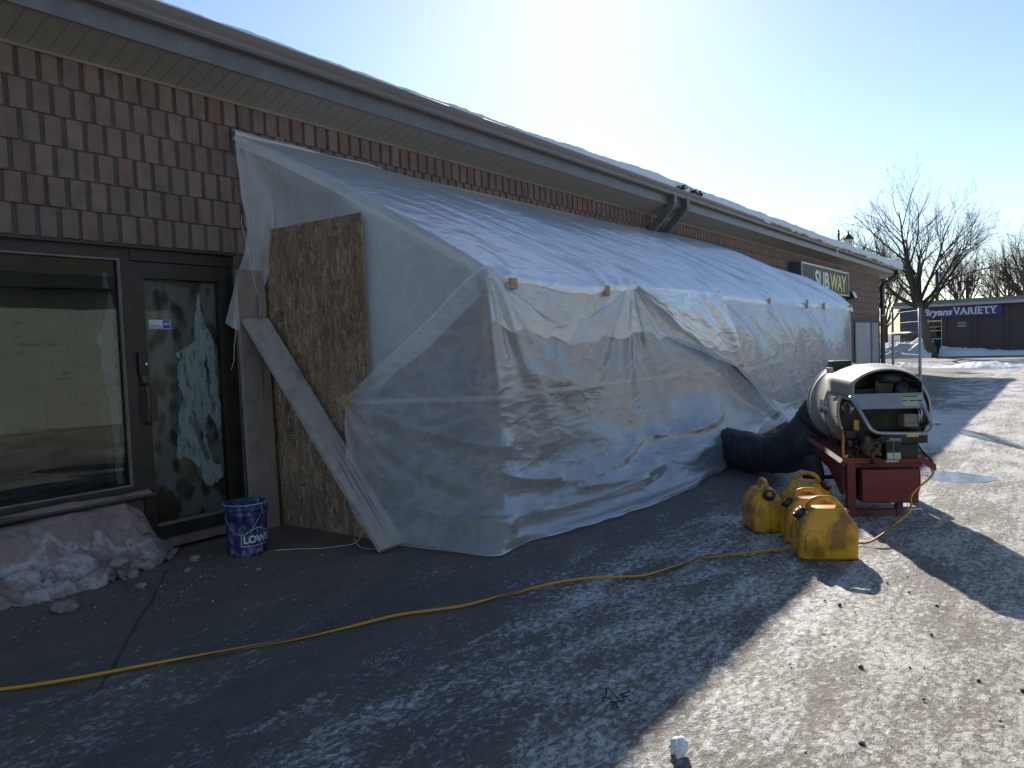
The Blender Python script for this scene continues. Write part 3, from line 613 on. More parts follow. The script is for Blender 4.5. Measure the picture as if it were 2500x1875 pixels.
# snow and sand lying on the sill
yv = np.linspace(-.3, 2.90, 200); vv = np.linspace(0, 1, 8); Yg, Vg = np.meshgrid(yv, vv, indexing='ij')
hz = np.clip(0.014 + 0.018 * fbm(yv * 3.0, 0 * yv, 5, 4), -0.01, .05)[:, None]
o = ob('sill_snow', grid_mesh('sill_snow', np.stack([-5.385 + .105 * Vg, Yg, .462 + hz * np.sin(Vg * math.pi) ** .6 + .01 * (1 - Vg)], -1), M_sand)); tag(o, 'thin strip of sandy snow lying on the window sill', 'snow', kind='stuff')
def lump_mesh(seed, r, sub=2, flat=0.7, amp=0.35):
    bm = bmesh.new(); bmesh.ops.create_icosphere(bm, subdivisions=sub, radius=1.0)
    co = np.array([v.co[:] for v in bm.verts]); d = 1 + amp * fbm(co[:, 0] * 1.3 + seed * 3.7, co[:, 1] * 1.3, co[:, 2] * 1.3 + seed, 3)
    for v, k in zip(bm.verts, d): v.co = Vector((v.co.x * k * r, v.co.y * k * r, v.co.z * k * r * flat))
    me = bpy.data.meshes.new('lump'); bm.to_mesh(me); bm.free(); return me
lumps = [(-4.98, 2.33, .075, 'largest frozen sandy snow lump at the foot of the heap'), (-5.04, 2.72, .055, 'tan snow lump near the door end of the heap'), (-4.93, 2.98, .035, 'small pale snow lump nearest the door step'), (-4.62, 1.98, .06, 'flat tan lump lying out in front of the heap'), (-4.93, 2.55, .04, 'whitish lump between the two larger heap lumps'), (-4.66, 2.45, .028, 'little snow crumb in front of the largest lump'), (-5.03, 2.50, .06, 'white snow chunk sitting on the heap edge'), (-4.30, 3.05, .018, 'tiny pale stone on the slab in front of the bucket'), (-4.72, 2.80, .022, 'small grey crumb left of the bucket')]
for i, (x, y, r, lb) in enumerate(lumps):
    me = lump_mesh(i + 1, r); me.materials.append(M_sand); me.polygons.foreach_set('use_smooth', [i % 2 == 0] * len(me.polygons))
    o = ob('snow_lump', me); o.location = (x, y, r * .45 + (.07 if i == 6 else 0)); o.rotation_euler = (0, 0, i); tag(o, lb, 'snow lump', 'lumps fallen from the snow heap')
# ================================================================= PLASTIC ENCLOSURE
def plastic(name, clear, tint=(0.86, 0.875, 0.885), crink=0.5, sc=1.0, gloss=0.17):
    t = NT(name); v = t.map((1, 1, 1), 'World')
    vd = t.map((2.2, 0.8, 2.6), 'World', rot=(R_(20), 0, 0))
    n1 = t.noise(vd, 2.6 * sc, 2, 0.45, 0.25); n2 = t.noise(t.map((1, 0.75, 1.6), 'World', rot=(R_(-15), 0, 0)), 9.0 * sc, 2, 0.45, 0.3); n3 = t.noise(v, 45.0 * sc, 2, 0.5, 0.5)
    def crease(n): return t.math('SUBTRACT', 1.0, t.math('ABSOLUTE', t.math('MULTIPLY', t.math('SUBTRACT', n, 0.5), 9.0)), True)
    cr1 = crease(n1); cr2 = crease(n2)
    patch = t.ramp(t.noise(v, 1.7, 3), [(0.42, 0.0), (0.68, 1.0)])
    vf = t.vor(t.map((1, 0.8, 1.3), 'World', rot=(R_(25), 0, 0)), 5.0); vf2 = t.vor(t.map((1, 1, 1), 'World'), 15.0); fac = t.math('ADD', t.math('MULTIPLY', vf, 0.9), t.math('MULTIPLY', t.math('MULTIPLY', vf2, patch), 0.5))
    h = t.math('ADD', t.math('ADD', fac, t.math('MULTIPLY', cr1, 0.6)), t.math('MULTIPLY', t.math('ADD', t.math('MULTIPLY', cr2, 0.22), t.math('MULTIPLY', n3, 0.06)), patch))
    nrm = t.bump(h, crink, 0.014)
    dif = t.k('BsdfDiffuse'); t.set(dif.inputs[0], tint); t.l.new(nrm, dif.inputs['Normal'])
    trl = t.k('BsdfTranslucent'); t.set(trl.inputs[0], (tint[0] * .95, tint[1] * .95, tint[2] * .93)); t.l.new(nrm, trl.inputs['Normal'])
    trp = t.k('BsdfTransparent'); t.set(trp.inputs[0], (0.90, 0.92, 0.93))
    gls = t.k('BsdfGlossy'); gls.inputs['Roughness'].default_value = 0.28; t.set(gls.inputs['Color'], (0.92, 0.95, 1.0)); t.l.new(nrm, gls.inputs['Normal'])
    a = t.k('MixShader'); a.inputs[0].default_value = 0.45; t.l.new(dif.outputs[0], a.inputs[1]); t.l.new(trl.outputs[0], a.inputs[2])
    # milky where creased, clearer where taut
    clr = t.math('MULTIPLY', t.math('SUBTRACT', 1.0, t.math('MULTIPLY', t.math('MAXIMUM', t.math('MULTIPLY', cr1, 0.35), t.math('MULTIPLY', t.math('MULTIPLY', cr2, patch), 0.4)), 0.6)), clear)
    b = t.k('MixShader'); t.l.new(clr, b.inputs[0]); t.l.new(a.outputs[0], b.inputs[1]); t.l.new(trp.outputs[0], b.inputs[2])
    fr = t.k('Fresnel'); fr.inputs[0].default_value = 1.38; t.l.new(nrm, fr.inputs['Normal'])
    c = t.k('MixShader'); t.l.new(t.math('ADD', t.math('MULTIPLY', fr.outputs[0], gloss), 0.006, True), c.inputs[0]); t.l.new(b.outputs[0], c.inputs[1]); t.l.new(gls.outputs[0], c.inputs[2])
    return t.done(c.outputs[0])
M_pl_roof = plastic('roof_plastic', 0.28, crink=0.40, gloss=0.4); M_pl_front = plastic('clear_plastic', 0.60, crink=0.40); M_pl_end = plastic('end_plastic', 0.34, crink=0.08); M_pl_in = plastic('inner_plastic', 0.40, crink=0.45, gloss=0.26)
def wood(name, c1, c2, dark=(0.05, 0.035, 0.025), axis=(1, 1, 12), src='Object', grey=0.0):
    t = NT(name); v = t.map(axis, src); n = t.noise(v, 5, 8, 0.65, 0.4); v2 = t.map((1, 1, 1), src); st = t.noise(v2, 5.5, 7, 0.7)
    c = t.mix(n, c1, c2); c = t.mix(t.math('MULTIPLY', t.ramp(st, [(0.52, 0), (0.72, 1)]), 0.6), c, dark)
    sp = t.ramp(t.noise(v2, 24, 6, 0.7), [(0.66, 0), (0.74, 1)]); c = t.mix(t.math('MULTIPLY', sp, 0.55), c, (0.55, 0.54, 0.53))
    return t.done(t.pbsdf(c, 0.8, 0, t.bump(t.math('ADD', n, t.math('MULTIPLY', st, 0.4)), 0.35, 0.005), 0.25))
M_wood = wood('old_plank', (0.30, 0.27, 0.235), (0.46, 0.42, 0.375), axis=(14, 14, 1.0))
M_woodn = wood('stud_timber', (0.42, 0.28, 0.165), (0.56, 0.40, 0.25), (0.2, 0.1, 0.05), (12, 12, 1))
M_post = wood('red_stained_post', (0.16, 0.062, 0.04), (0.25, 0.11, 0.07), (0.07, 0.03, 0.025), (10, 10, 1))
E_ = thing('plastic_enclosure', 'lean-to tent of translucent plastic sheeting over timber posts against the brick wall', 'enclosure', (-4.4, 10.0, 0))
XF = -3.40
def part(q, name, m, label=None): return q.ob(name, m, E_, True, None, label)
# timber frame
PY = [4.45, 6.73, 9.0, 11.3, 13.6, 16.35]
for i, y in enumerate(PY):
    q = MB(); q.box(XF - .09, XF, y - .02, y + .02, 0, 1.955 if i > 1 else 1.975, bev=.003)
    o = part(q, 'post', M_post if i < 2 else M_woodn)
    q = MB(); q.tube([(-5.30, y if i else 4.22, 3.04), (-3.47, y if i else 4.62, 1.86)], .03, 4, smooth=False); part(q, 'rafter', M_woodn)
part(MB().box(XF - .05, XF - .012, 4.5, 16.36, 1.845, 1.925, bev=.003), 'beam', M_woodn)
part(MB().box(-5.345, -5.31, 3.84, 17.0, 3.07, 3.155, bev=.003) if False else MB().box(-5.345, -5.31, 3.80, 13.2, 3.07, 3.155, bev=.003), 'ledger', M_woodn)
part(MB().box(-3.74, -3.71, 4.46, 5.2, 0.02, 1.62, bev=.003), 'inner_panel', wood('dark_ply', (0.045, 0.035, 0.035), (0.075, 0.06, 0.055)))
part(MB().box(-3.62, -3.585, 6.74, 7.6, .06, 1.35, bev=.003), 'inner_panel', wood('grey_ply', (0.06, 0.06, 0.065), (0.11, 0.105, 0.105)))
part(MB().box(-3.62, -3.585, 4.6, 6.0, .02, .52, bev=.003), 'inner_panel', wood('brown_ply', (0.09, 0.065, 0.05), (0.14, 0.105, 0.085)))

# ---- roof sheet
def folds(u, w, amp, fu, fw_, seed, o=3): return amp * (ridged(u * fu, w * fw_, seed, o))
def roof_sheet():
    n, m = 420, 130; s = np.linspace(0, 1, n); v = np.linspace(0, 1, m)
    top = cr(np.array([(-5.295, 3.79, 3.165), (-5.29, 5.0, 3.165), (-5.29, 6.6, 3.12), (-5.29, 8.4, 3.12), (-5.29, 10.2, 3.14), (-5.29, 11.9, 3.17), (-5.29, 13.2, 3.165), (-5.29, 14.4, 3.07), (-5.29, 15.6, 2.96), (-5.29, 16.5, 2.88)]), s)
    bot = cr(np.array([(-3.385, 4.45, 1.99), (-3.375, 5.7, 1.94), (-3.385, 6.73, 1.99), (-3.37, 7.9, 1.945), (-3.38, 9.0, 1.965), (-3.37, 10.6, 1.94), (-3.38, 11.3, 1.955), (-3.37, 12.6, 1.93), (-3.38, 13.6, 1.95), (-3.38, 16.4, 1.94)]), s)
    Vg = v[None, :, None]; P = top[:, None] * (1 - Vg) + bot[:, None] * Vg
    S, Vv = np.meshgrid(s, v, indexing='ij')
    N = normals(P); N = np.where(N[..., 2:3] < 0, -N, N)
    env = np.sin(np.pi * Vv) ** 0.8
    bulge = env * (0.045 + 0.11 * np.clip((S - .35) / .5, 0, 1) + 0.02 * np.sin(S * 19))
    Yw = P[..., 1]; q = Yw - 2.6 * Vv                         # wrinkles run down and away from the camera
    wr = env ** .5 * (0.030 * sridge(q * 1.15, Vv * 0.9, 1.3, 2) + 0.020 * ridged(q * 3.0 + .4 * fbm(Yw, Vv * 3, 2, 2), Vv * 1.4, 4.2, 2) + 0.007 * ridged(q * 8.5, Vv * 2.0, 8.1, 2)) * np.clip((S - .03) / .15, .25, 1)
    wr += 0.006 * fbm(Yw * 1.4, Vv * 5, 3, 3) * env
    # gathers pulling down to every staple block
    for yb in (4.72, 6.21, 6.73, 8.94, 10.97, 12.91, 14.04, 16.21):
        d = Yw - yb; r = np.clip((Vv - .55) / .45, 0, 1)
        wr += 0.016 * r * np.exp(-(d / (.18 + .5 * (1 - r))) ** 2) * np.cos(d / (.045 + .13 * (1 - r))) * np.sin(np.pi * np.clip(Vv, 0, .985)) ** .3
    P = P + N * (bulge + wr)[..., None]
    lap = P[:, -1:] + np.array([.014, 0, -.012]); lap2 = P[:, -1:] + np.array([.022, 0, -.045]); lap3 = P[:, -1:] + np.array([.020, .004, -.085]) + np.stack([0 * s, 0 * s, .018 * vnoise(s * 60, 0 * s, 2)], -1)[:, None]
    P = np.concatenate([P, lap, lap2, lap3], 1)
    e1 = P[:1] + np.array([-.004, -.012, -.012]); e2 = P[:1] + np.array([-.006, -.016, -.05]); e3 = P[:1] + np.array([-.006, -.014, -.10])
    P = np.concatenate([e3, e2, e1, P], 0)
    part_mesh('roof_sheet', P, M_pl_roof)
def part_mesh(name, P, m, label=None):
    o = ob(name, grid_mesh(name, P, m), E_, True, None, label); return o
roof_sheet()
# ---- inner front sheet, hanging from the beam all along
def inner_front():
    n, m = 520, 170; y = np.linspace(4.46, 16.5, n); v = np.linspace(0, 1, m); Y, Vv = np.meshgrid(y, v, indexing='ij')
    ztop = np.interp(y, [4.46, 4.6, 6.6, 6.73, 6.9, 9, 16.5], [1.985, 1.935, 1.935, 1.985, 1.935, 1.945, 1.94])[:, None]
    zbot = (np.interp(y, [4.46, 4.7, 5.6, 6.5, 6.9, 7.6, 9.0, 10.4, 11.2, 11.9, 13.2, 16.5], [1.62, 1.55, 1.40, 1.48, 1.50, 1.40, 1.05, .3, .10, .12, .02, .02]) + np.interp(y, [4.4, 7.5, 9], [.035, .035, 0]) * vnoise(y * 7, 0 * y, 3))[:, None]
    Z = ztop * (1 - Vv) + zbot * Vv
    right = np.clip((Y - 7.2) / 2.5, 0, 1)
    # bagging folds that run from the staples down towards the duct end
    q = Y * 0.95 - (1.95 - Z) * 1.35
    f = right * (0.10 * sridge(q * .55, Z * .35, 2.2, 1) + 0.045 * sridge(q * 1.5, Z * .5, 5.2, 1) + 0.010 * sridge(q * 4.2, Z * 1.0, 7.7, 1)) + (1 - right) * (0.012 * fbm(Y * 2.0, Z * 1.6, 3.3, 2))
    env = np.clip(Vv / .22, 0, 1) ** .8
    X = XF + .028 + 0.03 * Vv + env * f * np.clip((16.6 - Y) / 1.6, .15, 1) + right * 0.10 * np.sin(np.pi * np.clip(Vv, 0, 1)) ** 1.2 * np.clip((16.6 - Y) / 2.5, 0, 1) - (1 - right) * .02 * Vv
    for yb in (8.94, 10.97, 12.91, 14.04, 16.21):
        d = Y - yb; r = np.clip(Vv / .35, 0, 1)
        X += .028 * np.exp(-(d / (.10 + .9 * r)) ** 2) * np.cos((d - .35 * r) / (.05 + .28 * r)) * r ** .5 * np.exp(-(Vv / .5) ** 2)
    X += 0.003 * fbm(Y * 5, Z * 5, 9, 2)
    fl = np.clip((Vv - .86) / .14, 0, 1); X += right * .25 * fl ** 1.5
    Y = Y + 0.10 * right * np.sin(np.pi * Vv) * np.sin(Y * .8)
    endw = np.clip((Y - 15.9) / .6, 0, 1); X -= .12 * endw ** 2
    PI = np.stack([X, Y, Z], -1); part_mesh('inner_front_sheet', PI, M_pl_in)
    tp = []
    for k in range(0, n):
        if y[k] < 9.2 or y[k] > 16.3: continue
        f = np.interp(-1.02, -PI[k, :, 2], np.arange(m)); j = int(f); c_ = PI[k, j] * (1 - f + j) + PI[k, min(j + 1, m - 1)] * (f - j) + np.array([.006, 0, 0]); tp.append([c_ + np.array([0, 0, .02]), c_ - np.array([0, 0, .02])])
    part_mesh('seam_tape', np.array(tp), plastic('seam_tape_far', 0.45, (0.7, 0.74, 0.78), 0.1))
    # far end of the tent
    n, m = 60, 60; a = np.linspace(0, 1, n); v = np.linspace(0, 1, m); A, Vv = np.meshgrid(a, v, indexing='ij')
    X = -3.44 + (-5.29 + 3.44) * A; Y = 16.5 + 0.05 * np.sin(A * 9) + .03 * fbm(A * 6, Vv * 6, 1); zt = 1.94 + (2.86 - 1.94) * A + .1 * np.sin(np.pi * A)
    part_mesh('far_end_sheet', np.stack([X, Y, zt * (1 - Vv) + .02 * Vv], -1), M_pl_in)
inner_front()
# ---- near end wall sheet (behind the strand board)
def end_sheet():
    n, m = 150, 170; a = np.linspace(0, 1, n); v = np.linspace(0, 1, m); A, Vv = np.meshgrid(a, v, indexing='ij')
    bx0 = np.array([-5.30, 3.80]); bx1 = np.array([-4.2, 4.03]); bx2 = np.array([-3.40, 4.44])
    line = cr(np.array([(-5.30, 3.80, 3.165), (-4.75, 3.975, 2.83), (-4.2, 4.10, 2.49), (-3.8, 4.28, 2.235), (-3.40, 4.445, 1.985)]), a)
    low = cr(np.array([(-5.30, 4.03, .02), (-4.75, 4.04, .02), (-4.2, 4.06, 1.06), (-3.8, 4.24, 1.42), (-3.40, 4.46, 1.84)]), a)
    P = line[:, None] * (1 - Vv[..., None]) + low[:, None] * Vv[..., None]
    tt = np.clip((line[:, 2][:, None] - P[..., 2]) / np.maximum(line[:, 2][:, None] - 2.50, .10), 0, 1); tt = tt * tt * (3 - 2 * tt); wb = np.clip((-3.95 - P[..., 0]) / .3, 0, 1); P[..., 1] = P[..., 1] * (1 - wb) + wb * (line[:, 1][:, None] * (1 - tt) + (low[:, 1][:, None] + .015) * tt)
    P[..., 1] += 0.006 * fbm(A * 7, Vv * 6, 1.0, 3) + .008 * sridge(A * 3 - Vv * 2.5, Vv * 2, 3, 1) * np.sin(np.pi * np.clip(A, 0, 1)) - 0.05 * np.sin(np.pi * A) * np.clip(Vv * 4, 0, 1) * (A > .52) * 0
    P[..., 1] += 0.05 * np.exp(-((Vv - .25) / .3) ** 2) * np.sin(np.pi * np.clip((A - .4) / .6, 0, 1))
    wgt = np.clip((2.66 - P[..., 2]) / .16, 0, 1) * np.clip((-4.10 - P[..., 0]) / .08, 0, 1); P[..., 1] = P[..., 1] * (1 - wgt) + np.maximum(P[..., 1], 4.04) * wgt
    part_mesh('end_sheet', P, M_pl_end)
    # loose flap hanging at the wall side, left of the board
    n, m = 40, 110; a = np.linspace(0, 1, n); v = np.linspace(0, 1, m); A, Vv = np.meshgrid(a, v, indexing='ij')
    L = cr(np.array([(-5.30, 3.755, 3.155), (-5.30, 3.765, 2.95), (-5.30, 3.785, 2.70), (-5.305, 3.83, 2.47), (-5.30, 3.785, 2.25), (-5.30, 3.715, 2.08), (-5.29, 3.655, 1.92), (-5.27, 3.555, 1.68)]), v)
    Rr = cr(np.array([(-5.29, 3.90, 3.13), (-5.24, 3.97, 2.85), (-5.22, 4.03, 2.6), (-5.24, 4.035, 2.40), (-5.27, 4.03, 2.2), (-5.31, 3.98, 2.0), (-5.32, 3.90, 1.8), (-5.32, 3.80, 1.56)]), v)
    P = L[None] * (1 - A[..., None]) + Rr[None] * A[..., None]
    P[..., 0] += .012 * np.sin(A * 9 + Vv * 3) * Vv * np.sin(np.pi * A) + .006 * fbm(A * 4, Vv * 9, 2, 3)
    part_mesh('loose_flap', P, M_pl_end)
end_sheet()
# ---- outer front sheet: wraps the corner post, sags between posts, spreads on the ground as an apron
def outer_front():
    cols = []
    # (top, upper-mid, mid, low, toe, hem)
    def c(*p): cols.append(p)
    c((-4.36, 3.92, 1.07), (-4.34, 3.90, .92), (-4.33, 3.88, .74), (-4.33, 3.86, .50), (-4.24, 3.86, .24), (-4.04, 3.90, .015))
    c((-4.10, 4.03, 1.30), (-4.09, 3.99, 1.02), (-4.06, 3.96, .76), (-4.02, 3.93, .48), (-3.95, 3.93, .22), (-3.80, 3.94, .012))
    c((-3.75, 4.22, 1.64), (-3.75, 4.20, 1.22), (-3.72, 4.16, .84), (-3.66, 4.10, .46), (-3.58, 4.05, .20), (-3.44, 3.97, .012))
    c((-3.385, 4.44, 2.00), (-3.375, 4.42, 1.45), (-3.36, 4.40, .95), (-3.33, 4.36, .50), (-3.25, 4.24, .22), (-3.07, 4.03, .012))
    c((-3.36, 4.80, 1.80), (-3.36, 4.76, 1.36), (-3.34, 4.74, .92), (-3.28, 4.70, .48), (-3.20, 4.60, .20), (-3.09, 4.44, .012))
    c((-3.36, 5.36, 1.61), (-3.35, 5.34, 1.24), (-3.33, 5.32, .86), (-3.25, 5.28, .45), (-3.14, 5.16, .19), (-3.01, 4.95, .012))
    c((-3.36, 5.97, 1.66), (-3.35, 5.96, 1.28), (-3.32, 5.95, .88), (-3.22, 5.92, .44), (-3.08, 5.78, .19), (-2.92, 5.45, .012))
    c((-3.375, 6.73, 1.995), (-3.365, 6.74, 1.50), (-3.34, 6.74, .98), (-3.24, 6.72, .46), (-3.04, 6.52, .20), (-2.84, 6.15, .012))
    c((-3.35, 7.43, 1.76), (-3.34, 7.46, 1.34), (-3.31, 7.50, .90), (-3.18, 7.46, .44), (-3.00, 7.16, .20), (-2.85, 6.80, .012))
    c((-3.33, 8.34, 1.43), (-3.32, 8.40, 1.12), (-3.28, 8.45, .78), (-3.14, 8.36, .42), (-3.02, 7.95, .22), (-2.90, 7.52, .012))
    c((-3.27, 9.5, .95), (-3.25, 9.52, .76), (-3.20, 9.48, .57), (-3.12, 9.25, .38), (-3.05, 8.85, .24), (-3.02, 8.25, .015))
    c((-3.14, 10.6, .52), (-3.12, 10.55, .46), (-3.10, 10.4, .40), (-3.06, 10.1, .34), (-3.04, 9.6, .30), (-3.05, 8.97, .20))
    c((-3.08, 11.5, .40), (-3.04, 11.4, .44), (-2.98, 11.1, .44), (-2.93, 10.7, .42), (-2.95, 10.2, .38), (-3.00, 9.6, .33))
    G = np.array(cols)
    n, m = 560, 300
    s = np.linspace(0, 1, n); v = np.linspace(0, 1, m) ** 1.0
    Pc = cr(G, s); P = np.stack([cr(Pc[i], v) for i in range(n)])
    S, Vv = np.meshgrid(s, v, indexing='ij'); N = normals(P)
    toc = np.array([0, 0, 1.4]) - P; flip = (N * toc).sum(-1, keepdims=True) < 0; N = np.where(flip, -N, N)
    Y, Z, X = P[..., 1], P[..., 2], P[..., 0]
    d = np.zeros_like(S)
    ax = Y + .5 * X                                              # running length round the corner
    ap = np.clip((Vv - .60) / .25, 0, 1)                          # apron weight
    # tension folds radiating from the post tops
    for (py, pz, ph) in ((4.44, 1.99, .4), (6.73, 1.99, 1.7)):
        dy = Y - py; dz = pz - Z; r = np.hypot(dy, dz) + 1e-3; th = np.arctan2(dy, dz)
        w = np.clip(r / .25, 0, 1) * np.exp(-(r / 1.25) ** 2)
        d += 0.014 * w * np.cos(th * 9 + ph + .6 * vnoise(dy * 2, dz * 2, 1)) + 0.008 * w * np.cos(th * 21 + 2 * ph)
    # from the block on the strand board
    dy = S - 0.0; dz = 1.05 - Z; r = np.hypot((X + 4.36), dz) + 1e-3; th = np.arctan2(X + 4.36, dz)
    d += 0.020 * np.exp(-(r / 1.0) ** 2) * np.clip(r / .2, 0, 1) * np.cos(th * 11 + .5)
    # swags across the lower part, drooping between supports
    q = Z + .10 * np.cos((Y - 4.4) * 2.75) + .05 * vnoise(Y * 1.5, Z * 2, 3)
    d += (1 - ap) * np.clip((1.25 - Z) / .7, 0, 1) * (0.040 * sridge(q * 1.7, Y * .4, 2.0, 1) + .010 * sridge(q * 4.5, Y * .8, 4.0, 1))
    # diagonal drag folds to the duct
    q2 = Z * 1.0 + (Y - 6.7) * .38; rw = np.clip((Y - 7.0) / 1.2, 0, 1)
    d += rw * (0.055 * sridge(q2 * 1.9, Y * .25, 6.0, 1) + .02 * sridge(q2 * 4.5, Y * .4, 7.0, 1)) * np.clip(Vv / .12, 0, 1)
    # apron: long rolls that follow the hem
    hemc = (Vv - .6) / .4
    ra = sridge(hemc * 1.6 + .3 * vnoise(ax * .6, hemc * 1.5, 5), ax * .33, 9.0, 1)
    d += ap * np.sin(np.pi * np.clip((Vv - .55) / .45, 0, 1)) ** .7 * (0.075 * ra + .014 * sridge(hemc * 4.0, ax * .8, 3.0, 1))
    # broad drag folds: from the block round the post, and along the foot of the sheet
    def fold(p, q_, amp, w, bow=0.0):
        px_, pz_ = p; qx, qz = q_; L2 = (qx - px_) ** 2 + (qz - pz_) ** 2
        tt = np.clip(((ax - px_) * (qx - px_) + (Z - pz_) * (qz - pz_)) / L2, 0, 1)
        cz = pz_ + tt * (qz - pz_) - bow * np.sin(np.pi * tt); cx = px_ + tt * (qx - px_)
        dd = (Z - cz) + .35 * (ax - cx) * 0; end = np.clip(np.minimum(tt, 1 - tt) / .12, 0, 1) * (np.abs(ax - cx) < .25)
        return amp * end * .5 * (np.exp(-np.abs(dd / (1.1 * w)) ** 1.3) - .45 * np.exp(-((dd + 2.1 * w) / (1.6 * w)) ** 2))
    ax = ax + .03 * vnoise(Y * 3, Z * 5, 8); d += fold((1.74, 1.05), (2.95, .66), .10, .045, .06) + fold((1.74, 1.0), (2.62, .36), .10, .05, .08) + fold((2.4, .62), (3.5, .36), .06, .05, .05) + fold((1.74, .98), (2.2, .14), .08, .05, .0) + fold((1.9, .36), (2.8, .12), .08, .045, .03)
    d += fold((1.80, .62), (2.45, .30), .05, .06, .05) + fold((3.0, .42), (5.0, .50), .050, .055, .16) + fold((5.0, .52), (6.9, .52), .055, .05, .08) + fold((4.6, .33), (6.6, .34), .05, .045, .06)
    d += fold((1.95, .19), (3.4, .20), .05, .045, .02) + fold((2.9, .16), (4.9, .18), .06, .04, .02) + fold((3.6, .26), (5.2, .24), .05, .035, .05) + fold((2.75, 1.4), (4.6, 1.05), .014, .06, .12)
    d += 0.003 * fbm(ax * 4, Z * 4 + Vv * 3, 2.0, 2)
    d *= np.clip((1 - Vv) / .03, .15, 1)
    P = P + N * d[..., None]
    P[..., 2] = np.maximum(P[..., 2], .008 + .006 * (1 + vnoise(ax * 5, Vv * 20, 1)))
    # ragged hem
    hz = np.clip((Vv - .93) / .07, 0, 1); P[..., 0] += hz * .035 * fbm(ax[:, -1:] * 2.2 + 0 * Vv, 0 * Vv, 4, 3)
    # keep the part behind the strand board edge and off the posts
    part_mesh('outer_front_sheet', P, M_pl_front)
    # doubled hem along the free edge
    N2 = normals(P); N2 = np.where((N2 * (np.array([0, 0, 1.4]) - P)).sum(-1, keepdims=True) < 0, -N2, N2)
    part_mesh('top_hem', P[:, :5] + N2[:, :5] * .003, plastic('hem_plastic', 0.25, (0.8, 0.82, 0.84), 0.1)); part_mesh('bottom_hem', P[:, -6:] + N2[:, -6:] * .004, plastic('hem_plastic_low', 0.2, (0.8, 0.82, 0.84), 0.1))
    # seam tape line along the sheet
    i = np.arange(0, n); zt = 1.045 + 0 * s
    vv = np.array([np.interp(-zt[k], -P[k, :, 2], np.arange(m) / (m - 1)) for k in range(n)])
    tp = []
    for k in i:
        j = vv[k] * (m - 1); j0 = int(j); f = j - j0; 
        zc = P[k, j0] * (1 - f) + P[k, min(j0 + 1, m - 1)] * f
        tp.append([zc + N[k, j0] * .004 + np.array([0, 0, .018]), zc + N[k, j0] * .004 - np.array([0, 0, .018])])
    tp = np.array(tp)[10:int(n * .70)]
    part_mesh('seam_tape', tp, plastic('seam_tape', 0.45, (0.7, 0.74, 0.78), 0.1))
outer_front()
# ---- overlapping flap of the roof sheet between second and third post
def flap():
    n, m = 110, 110; a = np.linspace(0, 1, n); v = np.linspace(0, 1, m); A, Vv = np.meshgrid(a, v, indexing='ij')
    top = cr(np.array([(-3.345, 6.80, 1.955), (-3.33, 7.5, 1.955), (-3.32, 8.2, 1.96), (-3.31, 8.92, 1.965)]), a)
    bot = cr(np.array([(-3.335, 6.82, 1.93), (-3.285, 7.7, 1.54), (-3.25, 8.55, 1.30), (-3.22, 9.28, 1.24)]), a)
    P = top[:, None] * (1 - Vv[..., None]) + bot[:, None] * Vv[..., None]
    d = .02 * ridged(A * 4 - Vv * 1.2, Vv * 1.2, 2, 2) * Vv + .02 * np.cos((A - .75 - .25 * Vv) * 26) * np.exp(-((A - .85) / .2) ** 2) + .008 * fbm(A * 8, Vv * 8, 2, 3)
    P[..., 0] += d + .05 * np.sin(np.pi * Vv) * A
    P[..., 2] += .03 * vnoise(A * 9, 0 * A, 1) * (Vv > .96)
    part_mesh('roof_flap', P, M_pl_roof)
flap()
# ---- strip of sheet rolled over the ledger, staple blocks
n = 80; yy = np.linspace(3.74, 5.35, n); A = np.linspace(0, 1, 7)
P = np.stack([np.stack([-5.315 + .05 * np.sin(np.pi * A), np.full(7, y), 3.165 + np.interp(y, [3.74, 5.35], [.045, .006]) - A * np.interp(y, [3.74, 4.6, 5.35], [.085, .06, .015]) + .004 * math.sin(y * 9)], -1) for y in yy])
part_mesh('rolled_edge', P, plastic('rolled_plastic', 0.05, (0.88, 0.89, 0.9)))
def block(x, y, z, w, h, tilt=0.0, d=.02):
    q = MB(); q.box(-d / 2, d / 2, -w / 2, w / 2, -h / 2, h / 2, Matrix.Translation((x, y, z)) @ Matrix.Rotation(tilt, 4, 'X'), bev=.003); return part(q, 'staple_block', M_woodn)
block(-3.355, 4.735, 1.885, .085, .085, d=.03); block(-3.355, 6.215, 1.885, .055, .095, d=.03)
block(-3.325, 8.93, 1.91, .05, .13, .12); block(-3.345, 10.97, 1.91, .06, .09, 0); block(-3.335, 12.91, 1.92, .07, .13, -.1); block(-3.345, 14.04, 1.91, .06, .12, 0); block(-3.37, 16.2, 1.92, .09, .11, 0)
block(-5.285, 4.17, 3.115, .11, .085, .1); block(-5.29, 3.83, 3.145, .08, .05, 0); block(-5.285, 5.16, 3.165, .07, .03)
q = MB(); q.box(-.055, .055, -.010, .010, -.04, .04, Matrix.Translation((-4.335, 3.905, 1.045)) @ Matrix.Rotation(R_(32), 4, 'Y') @ Matrix.Scale(1, 4), bev=.003)
part(q, 'staple_block', M_woodn)
q = MB(); q.tube([(-5.28, 4.12, 3.15), (-5.275, 4.13, 3.19), (-5.275, 4.15, 3.215), (-5.275, 4.19, 3.215), (-5.275, 4.205, 3.19), (-5.28, 4.205, 3.15)], .003, 5); part(q, 'wire_loop', M_chrome)

